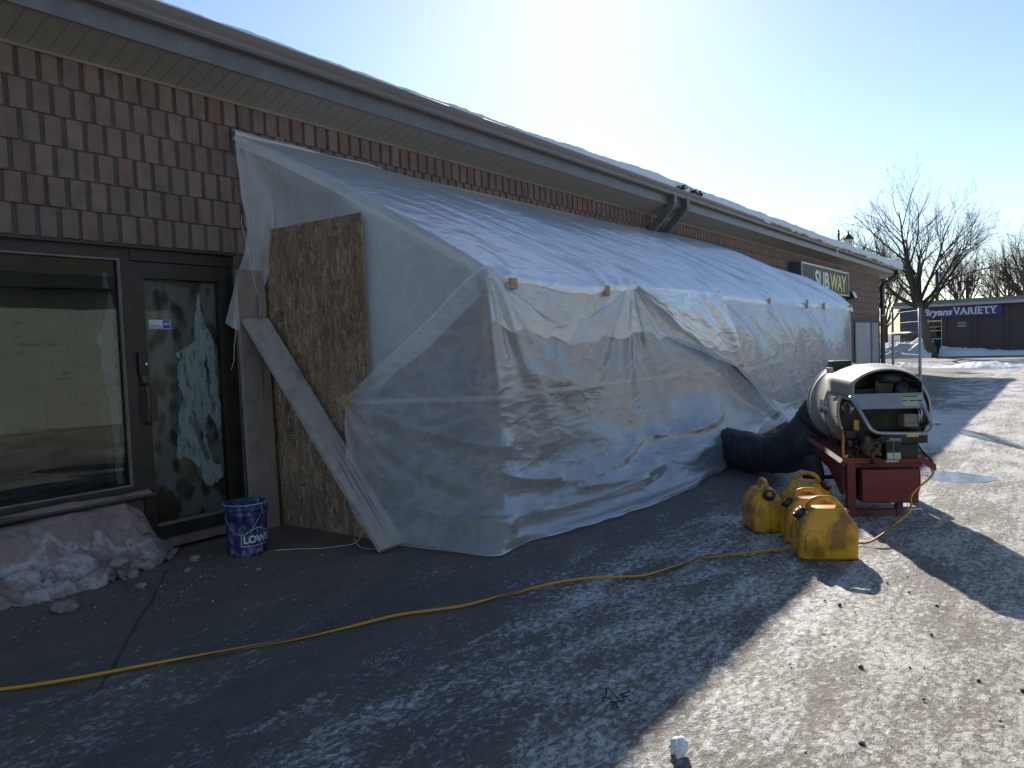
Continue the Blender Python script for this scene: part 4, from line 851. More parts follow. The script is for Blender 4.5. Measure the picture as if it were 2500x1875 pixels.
# ================================================================= BOARDS
def osb():
    t = NT('strand_board'); v = t.map((1, 1, 1), 'Object')
    def flakes(ang, sc, seed):
        vv = t.map((sc, sc, sc * 0.24), 'Object', rot=(0, R_(ang), 0), loc=(seed, 0, seed)); n = t.k('TexVoronoi'); t.l.new(vv, n.inputs[0]); n.inputs['Scale'].default_value = 1.0; return n
    a = flakes(14, 62, 0.0); b = flakes(-22, 48, 3.0); c3 = flakes(55, 55, 7.0)
    pick = t.noise(v, 14, 4); ca = t.mix(t.ramp(pick, [(0.44, 0), (0.47, 1)]), a.outputs['Color'], b.outputs['Color']); ca = t.mix(t.ramp(t.noise(v, 21, 3), [(0.55, 0), (0.57, 1)]), ca, c3.outputs['Color'])
    r_, g_, b_ = t.sep(ca)
    col = t.ramp(r_, [(0.0, (0.16, 0.105, 0.065)), (0.25, (0.235, 0.155, 0.095)), (0.6, (0.30, 0.20, 0.125)), (0.85, (0.36, 0.245, 0.16)), (1.0, (0.48, 0.36, 0.26))])
    wet = t.ramp(t.sep(v)[2], [(0.0, 1.0), (0.12, 0.0)])
    sx, sy, sz = t.sep(v)
    stain = t.math('MULTIPLY', t.ramp(t.noise(t.map((3, 1, 1), 'Object'), 1.6, 5), [(0.42, 0), (0.62, 1)]), 0.35)
    col = t.mix(stain, col, (0.075, 0.05, 0.036))
    return t.done(t.pbsdf(col, 0.75, 0, t.bump(t.math('ADD', g_, t.math('MULTIPLY', t.noise(v, 90, 3), .5)), 0.35, 0.003), 0.25))
M_osb = osb()
q = MB(); q.box(-.585, .585, -.0075, .0075, 0, 2.44, bev=.0015)
S_ = thing('strand_board', 'tall brown strand board sheet propped over the tent end by the door', 'board', (-4.775, 4.012, 0.0))
q.ob('panel', M_osb, S_)
M_stamp = worn('stamp_ink', (0.028, 0.022, 0.018), (0.05, 0.038, 0.03), 0.8)
def stamp(x, z, rows, w):
    q = MB(); rr = random.Random(int(z * 100))
    for k in range(rows):
        zz = z - k * .022; xx = x
        if k % 3 == 1: q.box(x, x + w, -.0088, -.0082, zz, zz + .003)
        while xx < x + w - .006:
            ww = rr.uniform(.003, .012); q.box(xx, min(xx + ww, x + w), -.0088, -.0082, zz + .005, zz + .017); xx += ww + rr.uniform(.003, .009)
    q.ob('ink_stamp', M_stamp, S_)
stamp(-.43, 1.75, 4, .085); stamp(-.42, 1.50, 5, .085); stamp(-.42, 1.38, 5, .085); stamp(-.40, 1.0, 4, .085); stamp(-.40, .80, 5, .085)
# standing plank against the wall and the leaning plank
M_wood2 = wood('weathered_plank', (0.20, 0.17, 0.14), (0.33, 0.29, 0.245), axis=(14, 14, 1.0))
def plank(name, L, w, th, m, seed, splits, notch=False):
    rr = random.Random(seed); n = 46; V = []
    for i in range(n):
        z = L * i / (n - 1); e0 = rr.uniform(-.0025, .0025); e1 = rr.uniform(-.0025, .0025)
        if notch and i > n - 4: e1 -= .035 * (i - n + 4) / 3; e0 += .012 * (i - n + 4) / 3
        for (x, y) in ((-w / 2 + e0, -th / 2), (w / 2 + e1, -th / 2), (w / 2 + e1, th / 2), (-w / 2 + e0, th / 2)): V.append((x, y, z))
    F = [(0, 1, 2, 3), tuple(4 * (n - 1) + k for k in (3, 2, 1, 0))]
    for i in range(n - 1):
        for k in range(4): F.append((4 * i + k, 4 * i + (k + 1) % 4, 4 * i + 4 + (k + 1) % 4, 4 * i + 4 + k))
    me = me_from(name, V, F, m); o = ob(name, me)
    bv = o.modifiers.new('bevel', 'BEVEL'); bv.width = .004; bv.segments = 2; bv.limit_method = 'ANGLE'
    for (x0, z0, z1, wd) in splits:
        pts = []; k = 14
        for i in range(k):
            f = i / (k - 1); pts.append((x0 + .018 * f + rr.uniform(-.003, .003), z0 + (z1 - z0) * f, wd * math.sin(math.pi * min(max(f, .02), .98)) + .0005))
        V = []; 
        for (x, z, ww) in pts: V += [(x - ww, -th / 2 - .0008, z), (x + ww, -th / 2 - .0008, z)]
        s_ = ob('split', me_from('split', V, [(2 * i, 2 * i + 1, 2 * i + 3, 2 * i + 2) for i in range(k - 1)], M_dark), o)
    return o
b1 = plank('standing_plank', 2.10, .262, .040, M_wood2, 3, [(.03, 1.35, 2.02, .0025), (.045, 1.0, 1.5, .002)], True)
b1.rotation_euler = (R_(-1.0), 0, R_(90)); b1.location = (-5.275, 3.83, 0.0); tag(b1, 'grubby plank standing upright against the wall beside the door', 'plank')
b2 = plank('leaning_plank', 2.17, .235, .040, M_wood, 5, [(.0, .05, .95, .0032), (-.05, .35, .85, .0025), (.06, .5, 1.0, .002), (.03, .25, .5, .002)])
foot = Vector((-3.86, 3.84, 0.02)); topp = Vector((-5.205, 3.81, 1.66)); zd = (topp - foot).normalized(); xd = Vector((0, 1, 0)); xd = (xd - zd * xd.dot(zd)).normalized(); yd = zd.cross(xd)
M_ = Matrix((( xd.x, yd.x, zd.x, foot.x), (xd.y, yd.y, zd.y, foot.y), (xd.z, yd.z, zd.z, foot.z), (0, 0, 0, 1)))
b2.matrix_world = M_; tag(b2, 'cracked grey plank leaning from the ground up to the standing plank', 'plank')
# strings
M_str = worn('white_string', (0.6, 0.58, 0.54), (0.7, 0.68, 0.65), 0.8)
q = MB(); q.tube([(-5.21, 3.72, 2.52), (-5.2, 3.70, 2.45), (-5.19, 3.72, 2.35), (-5.19, 3.76, 2.15), (-5.19, 3.79, 1.98), (-5.19, 3.81, 1.90)], .0022, 5); q.tube([(-5.20, 3.73, 2.50), (-5.19, 3.76, 2.40), (-5.18, 3.785, 2.2), (-5.18, 3.79, 2.05)], .0018, 5)
o = q.ob('string', M_str); tag(o, 'white string hanging in a loop down the loose plastic flap', 'string')
q = MB(); q.tube([(-5.19, 3.60, 1.75), (-5.19, 3.585, 1.70), (-5.18, 3.59, 1.62), (-5.18, 3.565, 1.5), (-5.18, 3.555, 1.38), (-5.2, 3.54, 1.31)], .002, 5); q.lathe([(.001, -.006), (.006, 0), (.001, .006)], 6, Matrix.Translation((-5.19, 3.595, 1.745)))
o = q.ob('string', M_str); tag(o, 'knotted string end trailing below the flap in front of the door', 'string')
pts = [(-4.62, 3.42, .006), (-4.5, 3.53, .006), (-4.36, 3.62, .006), (-4.27, 3.72, .01), (-4.2, 3.80, .02), (-4.16, 3.83, .07), (-4.15, 3.84, .12)]
q = MB(); q.tube(cr(np.array(pts), np.linspace(0, 1, 40)), .0024, 5); q.tube(cr(np.array([(-4.2, 3.80, .06), (-4.14, 3.77, .03), (-4.08, 3.77, .008), (-3.98, 3.79, .006)]), np.linspace(0, 1, 24)), .002, 5)
o = q.ob('string', M_str); tag(o, 'loose white string curling on the ground from under the leaning plank', 'string')
# ================================================================= HEATER
HT = thing('portable_heater', 'large beige drum heater on a red wheeled frame, blowing into the tent', 'heater', (-1.18, 6.41, 0), R_(28))
def hp(q, name, m, parent=None, label=None): return q.ob(name, m, parent or HT, False, None, label)
M_beige = None
t = NT('heater_paint'); v = t.map(); n1 = t.noise(v, 4, 7, 0.65); n2 = t.noise(v, 22, 7, 0.75); sz = t.sep(v)[2]
c = t.mix(n1, (0.36, 0.34, 0.30), (0.47, 0.45, 0.40)); c = t.mix(t.math('MULTIPLY', t.ramp(n2, [(0.55, 0), (0.75, 1)]), 0.35), c, (0.17, 0.14, 0.11))
M_beige = t.done(t.pbsdf(c, 0.42, 0.0, t.bump(n2, 0.08, 0.003), 0.5))
M_red = worn('red_frame', (0.16, 0.022, 0.022), (0.24, 0.038, 0.034), 0.42, 0, 7, 0.08, 50, lo=.35, hi=.7, spec=0.5)
M_rust = worn('rusty_red', (0.13, 0.03, 0.024), (0.17, 0.085, 0.06), 0.7, 0, 12, 0.3, 60)
M_grimy = worn('grimy_metal', (0.055, 0.046, 0.035), (0.145, 0.12, 0.09), 0.6, 0.3, 9, 0.2, 50)
M_engine = worn('engine_black', (0.010, 0.010, 0.011), (0.03, 0.03, 0.032), 0.4, 0.2, 14, 0.2, 40)
M_tube = worn('bent_tube_steel', (0.36, 0.37, 0.38), (0.46, 0.46, 0.46), 0.3, 0.75, 10)
M_tire = worn('tyre_rubber', (0.016, 0.016, 0.018), (0.035, 0.034, 0.034), 0.8, 0, 20, 0.3, 60)
CX, CZ, RB = 0.10, 0.80, 0.345
RXm = Matrix.Rotation(R_(-90), 4, 'X')            # lathe axis z -> +y
def ycyl(x, z, y): return Matrix.Translation((x, y, z)) @ RXm
# drum: shell with rolled rims, tapering at the outlet
drum = hp(MB().lathe([(RB - .012, .06), (RB + .006, .06), (RB + .008, .075), (RB, .085), (RB, .45), (RB + .004, .455), (RB + .004, .47), (RB, .475), (RB, .86), (RB + .008, .87), (RB + .008, .89), (RB, .90), (RB, .99), (RB + .006, .995), (RB + .006, 1.005), (.31, 1.012), (.30, 1.06), (.29, 1.06), (.28, .9)], 64, ycyl(CX, CZ, 0), cap=False), 'drum', M_beige)
bolt = MB()
for k in range(22):
    a = 2 * math.pi * k / 22 + .1; bolt.lathe([(.0, 0), (.007, 0), (.006, .006), (0, .007)], 6, Matrix.Translation((CX + (RB + .002) * math.cos(a), .10, CZ + (RB + .002) * math.sin(a))) @ Matrix.Rotation(math.pi / 2 - a, 4, 'Y'))
hp(bolt, 'rim_bolts', M_engine, drum)['kind'] = 'stuff'
hp(MB().lathe([(0.0, .095), (.20, .092), (.205, .086), (.30, .084), (RB - .01, .09)], 56, ycyl(CX, CZ, 0), cap=False), 'end_plate', worn('sooty_plate', (0.03, 0.026, 0.021), (0.095, 0.08, 0.06), 0.6, 0.2, 7))
lv = MB()
for k in range(5): lv.box(CX - .11, CX + .11, .052, .066, CZ + .085 - .02 * k, CZ + .092 - .02 * k)
hp(lv, 'louvre', M_engine)
# chimney box behind the hood
hp(MB().box(-.10, .06, .72, .88, 1.10, 1.182, bev=.008), 'exhaust_box', M_engine)
hp(MB().box(-.17, -.13, .58, .66, 1.08, 1.13, bev=.004), 'bracket', M_beige)
# arched hood, slightly tapered to the front, open towards the front
def hood():
    na, ny = 40, 8; P = np.zeros((na, ny, 3))
    for j in range(ny):
        f = j / (ny - 1); y = -.20 + .54 * f; hw = .243 + .095 * f; cx = .045 + .055 * f; zt = 1.135 + .028 * f; zb = .925 + .02 * f
        for i in range(na):
            u = -1 + 2 * i / (na - 1)
            if u < -.72: x = -hw; z = zb + (u + 1) / .28 * (.105)
            elif u > .72: x = hw; z = zb + (1 - u) / .28 * (.105)
            else:
                a = u / .72 * 1.13; x = hw * math.sin(a) / math.sin(1.13); z = (zb + .105) + (zt - zb - .105) * (math.cos(a) - math.cos(1.13)) / (1 - math.cos(1.13))
            P[i, j] = (cx + x, y, z)
    me = grid_mesh('hood', P, M_beige); o = ob('hood', me, HT); sm = o.modifiers.new('thick', 'SOLIDIFY'); sm.thickness = .006; sm.offset = 0
    return o
hd_ = hood()
q = MB(); q.add([(-.201, -.19, .905), (-.201, -.19, .93), (-.236, .32, .945), (-.236, .32, .92)], [(0, 1, 2, 3)]); hp(q, 'hood_lip', M_beige, hd_)
q = MB()
for y in (-.02, .12): q.tube([(-.185 - .02 * (y + .2), y, .985), (-.19 - .02 * (y + .2), y - .005, .955), (-.178 - .02 * (y + .2), y - .01, .935)], .0035, 6)
hp(q, 'hood_latch', M_engine, hd_)
# engine under the hood: cooling fins, fan shroud, exhaust, hoses
eng = MB()
for k in range(11): eng.box(-.13, .30, -.10, .06, .905 + .011 * k - .03, .910 + .011 * k - .03)
eng.box(-.02, .20, -.12, .05, .88, 1.06, bev=.015)
eng.lathe([(0, 0), (.095, 0), (.11, .015), (.11, .06), (.085, .075), (0, .08)], 28, Matrix.Translation((.09, -.07, 1.03)))
eng.lathe([(0, 0), (.055, 0), (.06, .02), (.05, .05), (0, .05)], 20, Matrix.Translation((.165, -.11, .985)) @ Matrix.Rotation(R_(90), 4, 'X'))
eng.box(-.15, -.05, -.08, .05, .90, .99, bev=.01); eng.box(.22, .30, -.12, .02, .90, .985, bev=.01)
eng.lathe([(0, 0), (.075, 0), (.078, .02), (.06, .05), (0, .055)], 24, Matrix.Translation((.25, -.05, .93)) @ Matrix.Rotation(R_(70), 4, 'X'))
hp(eng, 'engine', M_engine)
q = MB(); q.tube([(.16, -.12, 1.07), (.20, -.13, 1.065), (.25, -.14, 1.04), (.29, -.14, 1.0), (.305, -.13, .95), (.31, -.12, .91)], .008, 7); q.tube([(.18, -.10, 1.06), (.23, -.11, 1.03), (.27, -.11, .99)], .006, 6); hp(q, 'hose', M_engine)
hp(MB().tube([(-.02, -.185, .93), (.12, -.185, .93)], .017, 12), 'grip_bar', worn('brown_grip', (0.12, 0.07, 0.04), (0.2, 0.13, 0.08), 0.7))
# sloping control panel and its label
pn = MB(); Mp = Matrix.Translation((.035, -.25, .905)) @ Matrix.Rotation(R_(47), 4, 'X')
pn.box(-.245, .245, -.07, .07, -.006, .006, Mp, bev=.003); pan = hp(pn, 'control_panel', worn('panel_grey', (0.30, 0.30, 0.31), (0.36, 0.36, 0.37), 0.4))
q = MB(); q.box(.085, .235, -.058, .045, .0065, .0085, Mp); lab = hp(q, 'panel_label', worn('faded_green_label', (0.42, 0.47, 0.28), (0.52, 0.56, 0.38), 0.5), pan)
q = MB(); q.box(.095, .20, .028, .036, .009, .0095, Mp); q.box(.09, .12, -.012, -.004, .009, .0095, Mp); q.box(.14, .23, -.012, -.004, .009, .0095, Mp); hp(q, 'label_print', M_engine, pan)
# bent tube handle
path = [(.03 + (x - .11) * .88, y, z) for x, y, z in [(-.17, -.17, .935), (-.15, -.30, .86), (-.115, -.36, .775), (-.09, -.38, .725), (-.05, -.385, .695), (.02, -.385, .683), (.30, -.385, .675), (.355, -.385, .682), (.392, -.38, .71), (.395, -.36, .75), (.36, -.30, .86), (.325, -.17, .935)]]
hp(MB().tube(cr(np.array(path), np.linspace(0, 1, 60)), .0145, 10), 'tube_handle', M_tube)
hp(MB().box(.10, .18, -.402, -.398, .655, .675), 'warning_label', worn('yellow_label', (0.6, 0.48, 0.06), (0.7, 0.55, 0.1), 0.5))
hp(MB().box(-.135, -.10, .02, .04, .66, .74), 'warning_label', worn('yellow_label2', (0.5, 0.38, 0.05), (0.6, 0.45, 0.08), 0.5))
# fan box on the right of the end plate, control gear
q = MB(); q.box(.19, .30, -.10, .05, .69, .79, bev=.012); q.box(.20, .29, -.115, -.10, .705, .72); hp(q, 'air_filter', worn('dusty_grey', (0.27, 0.25, 0.215), (0.36, 0.33, 0.28), 0.6))
q = MB(); q.box(.31, .335, -.09, .05, .69, .86); q.tube([(.315, -.10, .70), (.345, -.12, .71), (.35, -.12, .73)], .01, 7); hp(q, 'switch_box', M_engine)
q = MB()
for x, z0, z1 in ((.285, .70, .86), (.30, .72, .87)): q.tube([(x, -.11, z0), (x + .01, -.12, (z0 + z1) / 2), (x - .005, -.10, z1)], .005, 6)
hp(q, 'wires', M_chrome)
# burner set: dark shelf, burner housing, maker's plate, motor, pump, transformer box
hp(MB().box(.0, .335, -.16, .06, .575, .655, bev=.006), 'shelf_box', M_engine)
hp(MB().box(.145, .285, -.13, .06, .45, .572, bev=.02), 'burner_box', worn('dirty_black_box', (0.022, 0.022, 0.024), (0.12, 0.10, 0.07), 0.5, 0.2, 6, lo=.5, hi=.8))
bk = hp(MB().box(.035, .143, -.17, .02, .445, .63, bev=.004), 'control_unit', M_engine)
M_wht = worn('dirty_white_print', (0.5, 0.48, 0.44), (0.6, 0.58, 0.54), 0.6)
q = MB(); q.box(.035, .143, -.1715, -.1705, .596, .599); q.box(.087, .089, -.1715, -.1705, .455, .59); q.box(.042, .084, -.1716, -.1706, .458, .508); q.box(.092, .138, -.1716, -.1706, .458, .508); q.box(.03, .12, -.178, -.1705, .438, .452); hp(q, 'plate_print', M_wht, bk)
tm = xform(text_me('maker_lettering', 'Beckett', .026, M_wht, shear=.25, bold=.0004), Matrix.Translation((.058, -.1715, .605)) @ TS); o = ob('maker_lettering', tm, bk)
mt = MB(); mt.lathe([(0, -.02), (.05, -.02), (.072, 0), (.075, .10), (.06, .13), (0, .13)], 28, Matrix.Translation((-.045, .0, .54)) @ Matrix.Rotation(R_(90), 4, 'X')); 
for k in range(6):
    a = k * math.pi / 3 + .3; mt.box(-.012, .012, -.15, -.12, -.035, .035, Matrix.Translation((-.045 + .04 * math.cos(a), 0, .54 + .04 * math.sin(a))) @ Matrix.Rotation(a, 4, 'Y'), bev=.004)
mt.tube([(-.045, -.14, .52), (-.06, -.16, .47), (-.055, -.13, .43)], .014, 8); mt.tube([(-.05, -.14, .58), (-.01, -.17, .62), (.03, -.17, .63)], .006, 6); mt.box(-.10, -.06, -.13, -.04, .56, .63, bev=.01)
hp(mt, 'burner_motor', M_grimy)
q = MB(); q.box(-.21, -.13, -.02, .07, .60, .665, bev=.01); q.lathe([(0, 0), (.035, 0), (.04, .01), (.04, .06), (.03, .075), (0, .075)], 20, Matrix.Translation((-.17, .02, .525))); q.lathe([(0, 0), (.016, 0), (.016, .03), (0, .03)], 12, Matrix.Translation((-.135, -.01, .58)) @ Matrix.Rotation(R_(90), 4, 'X')); hp(q, 'fuel_filter', M_engine)
q = MB(); q.tube([(-.215, .03, .665), (-.222, .0, .60), (-.232, -.02, .53), (-.232, -.03, .47), (-.222, -.02, .43), (-.20, .0, .41)], .011, 9); hp(q, 'orange_hose', worn('orange_hose', (0.62, 0.16, 0.02), (0.75, 0.22, 0.04), 0.45))
hp(MB().tube([(-.225, .035, .70), (-.225, .03, .66)], .008, 8), 'hose_fitting', M_chrome)
q = MB(); q.lathe([(.046, 0), (.055, .01), (.055, .04), (.046, .05)], 28, Matrix.Translation((-.155, .045, .835)) @ Matrix.Rotation(R_(-60), 4, 'Z') @ Matrix.Rotation(R_(90), 4, 'X'), cap=False); hp(q, 'side_port', M_tube)
q = MB(); q.tube([(-.11, .03, .62), (-.105, .0, .55), (-.125, -.01, .48), (-.11, .0, .43)], .006, 6); q.tube([(-.19, .05, .51), (-.15, .02, .45), (-.06, -.03, .40), (.03, -.05, .39)], .01, 7); hp(q, 'fuel_line', M_grimy)
q = MB(); q.tube([(-.235, -.03, .455), (-.215, -.035, .465), (-.20, -.03, .475)], [.003, .012, .008], 8); hp(q, 'drip_rag', worn('cream_rag', (0.5, 0.46, 0.38), (0.6, 0.55, 0.46), 0.8))
# name plate on the drum side: icon and lettering wrapped on the shell
def wrap(me, a0, y0, r):      # local x runs along -y of the drum, local y up the shell
    for vtx in me.vertices:
        a = a0 + vtx.co.y / r; rr = r + vtx.co.z; yy = y0 - vtx.co.x; vtx.co = (CX - rr * math.cos(a), yy, CZ + rr * math.sin(a))
    me.update(); return me
pl = MB(); n = 10
V = []; F = []
for i in range(n):
    for j in range(n): V.append((-.0 + .235 * i / (n - 1), -.055 + .11 * j / (n - 1), .0025))
F = [(i * n + j, (i + 1) * n + j, (i + 1) * n + j + 1, i * n + j + 1) for i in range(n - 1) for j in range(n - 1)]
pl.add(V, F); me = pl.mesh('name_plate', worn('faded_plate', (0.13, 0.135, 0.15), (0.18, 0.18, 0.19), 0.5)); ob('name_plate', wrap(me, .03, .60, RB), drum)
me = text_me('plate_lettering', 'Monteg Heat', .047, M_wht, bold=.0008, space=.92); me.transform(Matrix.Translation((.035, -.018, .004))); ob('plate_lettering', wrap(me, .03, .60, RB), drum)
ic = MB()
for k in range(3): ic.box(.008, .028, -.035 + .026 * k, -.018 + .026 * k, .003, .0045)
ob('plate_icon', wrap(ic.mesh('plate_icon', M_wht), .03, .60, RB), drum)
# red frame: rails, cross bars, tank, legs, drawbar
hp(MB().box(-.11, .30, -.075, .62, .105, .366, bev=.012), 'fuel_tank', M_red)
q = MB()
q.tube([(-.235, -.04, .415), (-.235, 1.02, .47)], .026, 4, smooth=False, twist=0); hp(q, 'frame_rail', M_rust)
q = MB(); q.tube([(.42, .15, .43), (.42, 1.02, .47)], .026, 4, smooth=False); hp(q, 'frame_rail', M_red)
q = MB(); q.box(-.24, .33, -.06, -.02, .415, .455); q.box(-.24, .42, .60, .64, .42, .455); q.box(-.24, .42, .98, 1.02, .44, .475); hp(q, 'cross_bar', M_red)
q = MB(); q.prism([(.30, .455), (.33, .46), (.43, .395), (.43, .35), (.41, .352), (.32, .415), (.30, .415)], -.062, -.022, 'y'); hp(q, 'drawbar_end', M_red)
q = MB(); q.box(-.205, -.145, -.03, .03, .0, .42); hp(q, 'leg', M_red)
q = MB(); q.box(.155, .20, -.03, .03, .0, .104); hp(q, 'leg', M_rust)
q = MB(); q.box(-.145, .155, -.02, .02, .0, .045); hp(q, 'foot_bar', M_rust)
q = MB(); q.prism([(.03, .15), (.10, .15), (.42, .30), (.95, .36), (.95, .45), (.03, .43)], -.225, -.21, 'x'); hp(q, 'side_sheet', M_red); q = MB(); q.box(-.21, .36, .02, .60, .367, .40); hp(q, 'tank_shelf', M_red)
q = MB(); q.prism([(-.20, .39), (.38, .39), (.38, .455), (.30, .46), (-.12, .46), (-.2, .45)], .05, .95, 'y'); hp(q, 'drip_tray', M_rust)
for x in (-.30, .46):
    Mw = Matrix.Translation((x, .62, .19)) @ Matrix.Rotation(R_(90), 4, 'Y'); 
    w = hp(MB().lathe([(.10, -.05), (.15, -.055), (.178, -.045), (.19, -.025), (.19, .025), (.178, .045), (.15, .055), (.10, .05)], 36, Mw), 'wheel', M_tire)
    hp(MB().lathe([(0, -.02), (.03, -.03), (.04, -.02), (.095, -.03), (.102, -.045), (.102, .045), (.095, .03), (.04, .02), (.03, .03), (0, .02)], 28, Mw), 'rim', M_grimy, w)
hp(MB().tube([(-.30, .62, .19), (.46, .62, .19)], .018, 8), 'axle', M_engine)
q = MB()
for x in (-.10, .30): q.box(x - .03, x + .03, .2, .26, .455, .55); q.box(x - .03, x + .03, .72, .78, .455, .55)
hp(q, 'cradle', M_red)
# ================================================================= DUCT
t = NT('duct_cloth'); v = t.map((1, 1, 1), 'World'); n1 = t.noise(v, 13, 6, 0.65)
M_duct = t.done(t.pbsdf(t.mix(n1, (0.014, 0.016, 0.019), (0.04, 0.043, 0.047)), 0.55, 0, t.bump(n1, 0.5, 0.02), 0.4))
def duct():
    c28, s28 = math.cos(R_(28)), math.sin(R_(28))
    def L(x, y, z): return (-1.18 + x * c28 - y * s28, 6.41 + x * s28 + y * c28, z)
    pts = [L(.10, 1.02, .80), L(.095, 1.14, .785), L(.05, 1.28, .69), L(-.06, 1.38, .53), L(-.22, 1.42, .37), (-2.22, 7.68, .27), (-2.42, 7.84, .215), (-2.72, 8.06, .205), (-3.0, 8.3, .205), (-3.3, 8.6, .205), (-3.7, 8.95, .205)]
    C_ = cr(np.array(pts), np.linspace(0, 1, 420)); ln = np.concatenate([[0], np.cumsum(np.linalg.norm(np.diff(C_, axis=0), axis=1))])
    r = np.interp(ln, [0, .25, .6, 1.1], [.285, .27, .225, .200]) + .0035 * np.cos(ln / .24 * 2 * math.pi) ** 3 + .012 * fbm(ln * 4, 0 * ln, 1, 3)
    q = MB(); q.tube(C_, list(r), 40, cap=False)
    me = q.mesh('flexible_duct', M_duct); co = np.array([v.co[:] for v in me.vertices]); d = .014 * fbm(co[:, 0] * 6, co[:, 1] * 6, co[:, 2] * 6, 3); 
    cen = np.repeat(C_, 40, 0); rad = co - cen; rad /= np.linalg.norm(rad, axis=1, keepdims=True) + 1e-9; co = co + rad * d[:, None]; co[:, 2] = np.maximum(co[:, 2], .006)
    me.vertices.foreach_set('co', co.astype(np.float32).ravel()); me.update()
    D_ = thing('flexible_duct', 'thick black cloth duct curving from the heater down under the plastic', 'duct', (-2.2, 7.7, 0)); ob('hose', me, D_, True)
    # helix wire showing through
    k = np.linspace(0, 1, 1500); Cc = cr(np.array(pts), k * .93 + .02); l2 = np.concatenate([[0], np.cumsum(np.linalg.norm(np.diff(Cc, axis=0), axis=1))])
    T = np.gradient(Cc, axis=0); T /= np.linalg.norm(T, axis=1, keepdims=True); up_ = np.array([0.2, .3, 1.]); A = np.cross(T, up_); A /= np.linalg.norm(A, axis=1, keepdims=True); Bv = np.cross(T, A); a = l2 / .24 * 2 * math.pi
    W = Cc + (np.interp(l2 + .06, [0, .25, .6, 1.1], [.285, .27, .225, .200]) + .003)[:, None] * (np.cos(a)[:, None] * A + np.sin(a)[:, None] * Bv); W[:, 2] = np.maximum(W[:, 2], .008)
    q = MB(); q.tube(W, .0035, 5); ob('spiral_wire', q.mesh('spiral_wire', worn('wire_cover', (0.05, 0.05, 0.048), (0.10, 0.095, 0.085), 0.6)), D_, True)
    q = MB(); ring = [Vector(L(.10 + .297 * math.cos(x), 1.045, .80 + .297 * math.sin(x))) for x in np.linspace(0, 2 * math.pi, 49)[:-1]]; q.tube(ring, .012, 6, closed=True); ob('clamp_band', q.mesh('clamp_band', M_engine), D_, True)
duct()

# ================================================================= JERRY CANS
t = NT('can_plastic'); v = t.map(); oi = t.k('ObjectInfo'); n1 = t.noise(t.map((1, 1, .7), loc=(2, 1, 0)), 7, 7, 0.65); n2 = t.noise(v, 40, 6, 0.7)
c = t.mix(n2, (0.70, 0.34, 0.016), (0.80, 0.42, 0.03)); c = t.mix(t.math('MULTIPLY', t.ramp(n1, [(0.46, 0), (0.60, 1)]), 0.72), c, (0.16, 0.062, 0.018))
c = t.mix(t.math('MULTIPLY', t.ramp(t.noise(v, 60, 5), [(0.62, 0), (0.7, 1)]), .5), c, (0.09, 0.05, 0.02))
bs = t.k('BsdfPrincipled'); t.set(bs.inputs['Base Color'], c); bs.inputs['Roughness'].default_value = 0.42; t.l.new(t.bump(n2, 0.12, 0.003), bs.inputs['Normal']); M_can = t.done(bs.outputs[0])
def can_body():
    # rings of rounded rectangles: (z, half length, half depth, x shift)
    rings = [(0.0, .150, .098, 0), (.006, .164, .110, 0), (.02, .172, .117, 0), (.12, .174, .119, 0), (.20, .172, .118, 0), (.225, .166, .114, 0), (.27, .136, .092, .0), (.305, .108, .070, .0), (.318, .098, .060, .0), (.324, .080, .046, 0)]
    n = 40; V = []; F = []
    for (z, a, b, sx) in rings:
        for k in range(n):
            th = 2 * math.pi * k / n; e = 0.28 if z < .23 else 0.36
            cx = math.copysign(abs(math.cos(th)) ** e, math.cos(th)); sy = math.copysign(abs(math.sin(th)) ** e, math.sin(th)); V.append((a * cx + sx, b * sy, z))
    m = len(rings)
    for i in range(m - 1):
        for k in range(n): F.append((i * n + k, i * n + (k + 1) % n, (i + 1) * n + (k + 1) % n, (i + 1) * n + k))
    F.append(tuple(range(n - 1, -1, -1))); F.append(tuple((m - 1) * n + k for k in range(n)))
    me = me_from('body', V, F, M_can, True); return me
CAN = can_body()
def can_seam():
    q = MB(); pts = [(-.174, 0, .02), (-.177, 0, .12), (-.175, 0, .20), (-.168, 0, .226), (-.138, 0, .271), (-.110, 0, .306), (-.098, 0, .32)]
    q.tube(pts, .004, 6); q.tube([(-x, y, z) for x, y, z in pts], .004, 6)
    ring = [(.118, -.1205), (.14, -.1205), (.14, -.1205)]
    for z0, z1, x0, x1 in ((.045, .19, -.135, -.035), ):
        P_ = [(x0, -.1195, z0), (x1, -.1195, z0), (x1, -.1195, z1), (x0 + .02, -.1195, z1), (x0, -.1195, z1 - .03)]; q.tube(P_, .003, 6, closed=True)
    return q.mesh('moulding', M_can)
M_can2 = None
CANS = can_seam()
def can_handle():
    pts = [(-.10, 0, .285), (-.088, 0, .335), (-.066, 0, .367), (-.03, 0, .380), (.02, 0, .381), (.05, 0, .372), (.085, 0, .335), (.115, 0, .285)]
    q = MB(); q.tube(cr(np.array(pts), np.linspace(0, 1, 40)), .0165, 10, rx=1.15); return q.mesh('handle', M_can)
CANH = can_handle()
M_cap = worn('black_cap', (0.011, 0.011, 0.012), (0.03, 0.028, 0.025), 0.4)
Mc = Matrix.Translation((-.128, 0, .275)) @ Matrix.Rotation(R_(-50), 4, 'Y')
q = MB(); q.lathe([(0, 0), (.036, 0), (.039, .004), (.039, .034), (.035, .040), (.022, .040), (.022, .032), (0, .032)], 24, Mc)
for k in range(16):
    a = 2 * math.pi * k / 16; q.box(.038, .042, -.003, .003, .005, .034, Mc @ Matrix.Rotation(a, 4, 'Z'))
CAPM = q.mesh('cap', M_cap)
